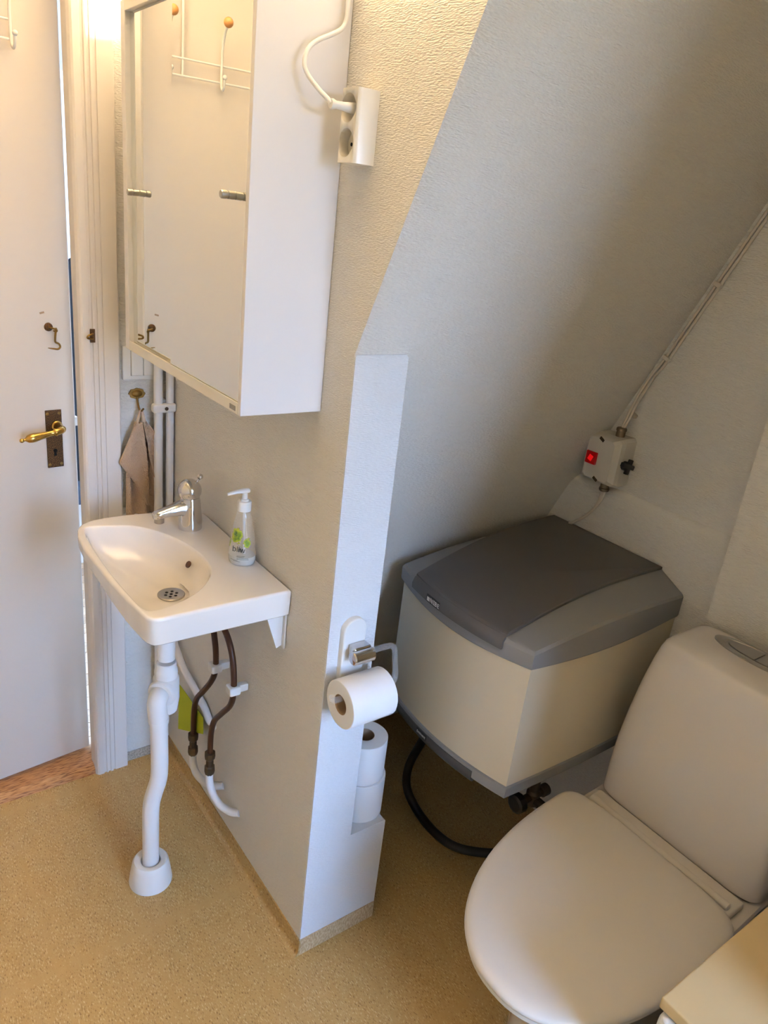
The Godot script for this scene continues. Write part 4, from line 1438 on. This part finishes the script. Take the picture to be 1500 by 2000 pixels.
func build_switch_box() -> void:
	var c := V(0.786, 1.052, -0.068)
	var b := thing("switch_box", "grey wall switch box with a glowing red light and black knob", "switch box", V(0.822, 0.995, -0.068))
	var s := Soup.new()
	var rings := []
	for q in [[0.8215, 0.050, 0.059], [0.784, 0.050, 0.059], [0.782, 0.049, 0.058], [0.772, 0.047, 0.056], [0.763, 0.038, 0.051], [0.761, 0.036, 0.049]]:
		var r := PackedVector3Array()
		var hz: float = q[1]
		var hy: float = q[2]
		var k := 0.007
		for p in [[hz - k, -hy], [hz, -hy + k], [hz, hy - k], [hz - k, hy], [-hz + k, hy], [-hz, hy - k], [-hz, -hy + k], [-hz + k, -hy]]:
			r.append(V(q[0], c.y + p[1], c.z + p[0]))
		rings.append(r)
	s.loft(rings)
	part("housing", s, M.box_grey, b, 25.0)
	s = Soup.new()
	s.span(V(0.7555, 1.036, -0.102), V(0.7620, 1.066, -0.072), 0.002)
	var il := part("indicator_light", s, M.indicator, b)
	s = Soup.new()
	s.box(V(0.7552, 1.051, -0.087), V(0.0012, 0.014, 0.012), 0.0005, Basis(Vector3.RIGHT, 0.4))
	part("lit_core", s, M.indicator_core, il)
	for q in [[1.100, -0.070], [1.004, -0.066]]:
		s = Soup.new()
		s.box(V(0.7612, q[0], q[1]), V(0.003, 0.007, 0.014), 0.0010, Basis(Vector3.RIGHT, 0.5))
		part("screw_slot", s, M.coupling, b)
	s = Soup.new()
	s.lathe([Vector2(0.011, 0), Vector2(0.011, 0.010), Vector2(0.009, 0.012)], lathe_z(V(0.792, 1.050, -0.020)), 16)
	s.box(V(0.786, 1.053, -0.004), V(0.046, 0.011, 0.010), 0.002, Basis(Vector3.BACK, -0.3))
	s.box(V(0.792, 1.050, -0.005), V(0.011, 0.036, 0.009), 0.002, Basis(Vector3.BACK, -0.25))
	part("turn_knob", s, M.black_plastic, b)
	for q in [[1.108, 1.0], [0.997, -1.0]]:
		s = Soup.new()
		s.lathe([Vector2(0.0105, 0), Vector2(0.0105, 0.016), Vector2(0.012, 0.017), Vector2(0.012, 0.022), Vector2(0.0105, 0.024), Vector2(0.006, 0.025)], Transform3D(Basis(V(1, 0, 0), V(0, q[1], 0), V(0, 0, q[1])), V(0.795, q[0], -0.048 if q[1] > 0 else -0.058)), 20)
		part("cable_gland", s, M.gland, b)
	var up := []
	var line := [[0.797, 1.128, -0.048], [0.800, 1.155, -0.0455], [0.810, 1.20, -0.039], [0.817, 1.26, -0.020]]
	for y in [1.30, 1.4, 1.55, 1.7, 1.9, 2.1, 2.29]: line.append([0.818, y, (y - H0) / SL + 0.010])
	var tw := thing("power_cable", "pair of thin cream cables climbing the corner beside the roof slope", "cable", V(0.80, 1.13, -0.045))
	for o in [0.0, 1.0]:
		s = Soup.new()
		up = []
		for i in line.size():
			var q: Array = line[i]
			up.append(V(q[0], q[1] - 0.004 * o * (1.0 if i > 2 else 0.0), q[2] + 0.0075 * o * (1.0 if i > 0 else 0.3)))
		s.tube(up, 0.0034, 10, 5)
		part("cable", s, M.cable, tw, 60.0)
	var where := ["just above the switch box", "where the cables reach the roof slope", "next above the slope bend of the cables", "highest on the cables beside the slope"]
	var at := -1
	for y in [1.165, 1.305, 1.47, 1.64]:
		at += 1
		s = Soup.new()
		var z: float = (y - H0) / SL + 0.0135
		if y < 1.2: z = -0.041
		s.box(V(0.8165, y - 0.002, z), V(0.011, 0.009, 0.018), 0.0015, Basis(Vector3.RIGHT, 0.42))
		one("cable_clip", s, M.cable, "small cream cable clip, %s" % where[at], "clip", "cable clips in the corner")
	s = Soup.new()
	s.tube([V(0.795, 0.985, -0.058), V(0.7945, 0.955, -0.060), V(0.792, 0.925, -0.070), V(0.789, 0.895, -0.090), V(0.7895, 0.868, -0.118), V(0.791, 0.845, -0.150), V(0.792, 0.82, -0.175)], [0.0058, 0.0056, 0.0036, 0.0036, 0.0036, 0.0036, 0.0036], 10, 6)
	one("power_cable", s, M.cable, "thin cream cable hanging from the switch box to the water heater", "cable", "", 60.0)

func egg(xf: float, xm: float, xb: float, hw: float, y: float, nf: float, nb: float, skew: float, n := 96) -> PackedVector3Array:
	var r := PackedVector3Array()
	for k in n:
		var a := TAU * k / n
		var c := cos(a)
		var e := 2.0 / (nf if c < 0 else nb)
		var x := xm + signf(c) * pow(absf(c), e) * ((xm - xf) if c < 0 else (xb - xm))
		var z := 0.431 + signf(sin(a)) * pow(absf(sin(a)), e) * hw
		z += skew * clampf((0.5 - x) / 0.46, 0, 1)
		r.append(V(x, y, z))
	return r

func build_toilet() -> void:
	var t := thing("toilet", "white close-coupled toilet with its lid closed", "toilet", V(0.45, 0, 0.431))
	var s := Soup.new()
	s.loft([egg(0.24, 0.48, 0.74, 0.115, 0.0, 2.3, 4, 0.02), egg(0.235, 0.48, 0.745, 0.118, 0.01, 2.3, 4, 0.02), egg(0.225, 0.47, 0.745, 0.112, 0.12, 2.3, 4, 0.02), egg(0.19, 0.45, 0.75, 0.118, 0.22, 2.3, 4, 0.03),
		egg(0.125, 0.44, 0.755, 0.150, 0.31, 2.3, 4, 0.035), egg(0.078, 0.43, 0.755, 0.175, 0.37, 2.3, 5, 0.04), egg(0.062, 0.42, 0.768, 0.186, 0.398, 2.25, 8, 0.04), egg(0.060, 0.42, 0.769, 0.187, 0.402, 2.25, 8, 0.04), egg(0.066, 0.42, 0.769, 0.184, 0.408, 2.25, 8, 0.04)])
	part("bowl", s, M.toilet_ceramic, t, 50.0)
	s = Soup.new()
	s.loft([egg(0.052, 0.42, 0.505, 0.190, 0.409, 2.25, 5, 0.04), egg(0.047, 0.42, 0.508, 0.194, 0.411, 2.25, 5, 0.04), egg(0.046, 0.42, 0.508, 0.195, 0.420, 2.25, 5, 0.04), egg(0.050, 0.42, 0.506, 0.192, 0.4225, 2.25, 5, 0.04)])
	part("seat", s, M.toilet_lid, t, 50.0)
	s = Soup.new()
	s.loft([egg(0.048, 0.42, 0.508, 0.193, 0.4232, 2.25, 5, 0.04), egg(0.042, 0.42, 0.511, 0.198, 0.4255, 2.25, 5, 0.04), egg(0.040, 0.42, 0.512, 0.1985, 0.431, 2.25, 5, 0.04), egg(0.041, 0.42, 0.5115, 0.198, 0.4355, 2.25, 5, 0.04), egg(0.045, 0.42, 0.510, 0.195, 0.4395, 2.25, 5, 0.04), egg(0.053, 0.42, 0.506, 0.188, 0.4425, 2.25, 5, 0.04), egg(0.066, 0.42, 0.500, 0.176, 0.4440, 2.25, 5, 0.04), egg(0.12, 0.42, 0.48, 0.14, 0.4455, 2.25, 5, 0.04), egg(0.25, 0.42, 0.46, 0.07, 0.4462, 2.25, 5, 0.03)])
	part("lid", s, M.toilet_lid, t, 60.0)
	# hinge bar between lid and tank
	s = Soup.new()
	s.span(V(0.512, 0.407, 0.262), V(0.572, 0.423, 0.600), 0.006)
	s.lathe([Vector2(0.005, 0), Vector2(0.009, 0.002), Vector2(0.009, 0.318), Vector2(0.005, 0.32)], lathe_z(V(0.530, 0.424, 0.271)), 18)
	part("hinge", s, M.toilet_lid, t)
	# tank
	var rings := []
	for q in [[0.409, 0.590, 0.168, 0.763], [0.411, 0.580, 0.178, 0.766], [0.418, 0.576, 0.184, 0.768], [0.48, 0.577, 0.185, 0.769], [0.55, 0.580, 0.183, 0.770], [0.62, 0.585, 0.178, 0.770], [0.69, 0.592, 0.171, 0.770], [0.75, 0.600, 0.162, 0.770], [0.78, 0.605, 0.156, 0.769], [0.795, 0.610, 0.151, 0.767], [0.803, 0.617, 0.144, 0.762], [0.808, 0.630, 0.132, 0.753], [0.811, 0.650, 0.11, 0.738]]:
		var r := PackedVector3Array()
		var xc: float = (q[1] + q[3]) / 2
		var hx: float = (q[3] - q[1]) / 2
		for k in 120:
			var a := TAU * k / 120.0
			var e := 2.0 / 7.0
			r.append(V(xc + signf(cos(a)) * pow(absf(cos(a)), e) * hx, q[0], 0.431 + signf(sin(a)) * pow(absf(sin(a)), e) * q[2]))
		rings.append(r)
	s = Soup.new()
	s.loft(rings)
	var tk := part("tank", s, M.toilet_ceramic, t, 50.0)
	s = Soup.new()
	var bx := 0.712
	var br := []
	for q in [[0.8085, 1.0], [0.8135, 1.0], [0.8150, 0.93], [0.8150, 0.78], [0.8125, 0.74]]:
		br.append(oval(V(bx, q[0], 0.431), 0.034 * q[1] - 0.003 * (1.0 - q[1]) * 3, 0.090 * q[1] + 0.004, 48))
	s.loft(br)
	var bz := part("button_ring", s, M.steel, tk, 30.0)
	for sd in [-1.0, 1.0]:
		var poly := PackedVector2Array()
		for k in 25:
			var a := -PI / 2 + PI * k / 24.0
			poly.append(Vector2(bx + sin(a) * 0.0215, 0.431 + sd * (0.0012 + cos(a) * 0.064)))
		s = Soup.new()
		s.prism(poly, along_y(0.811), 0.0045)
		part("flush_button", s, M.steel, bz)
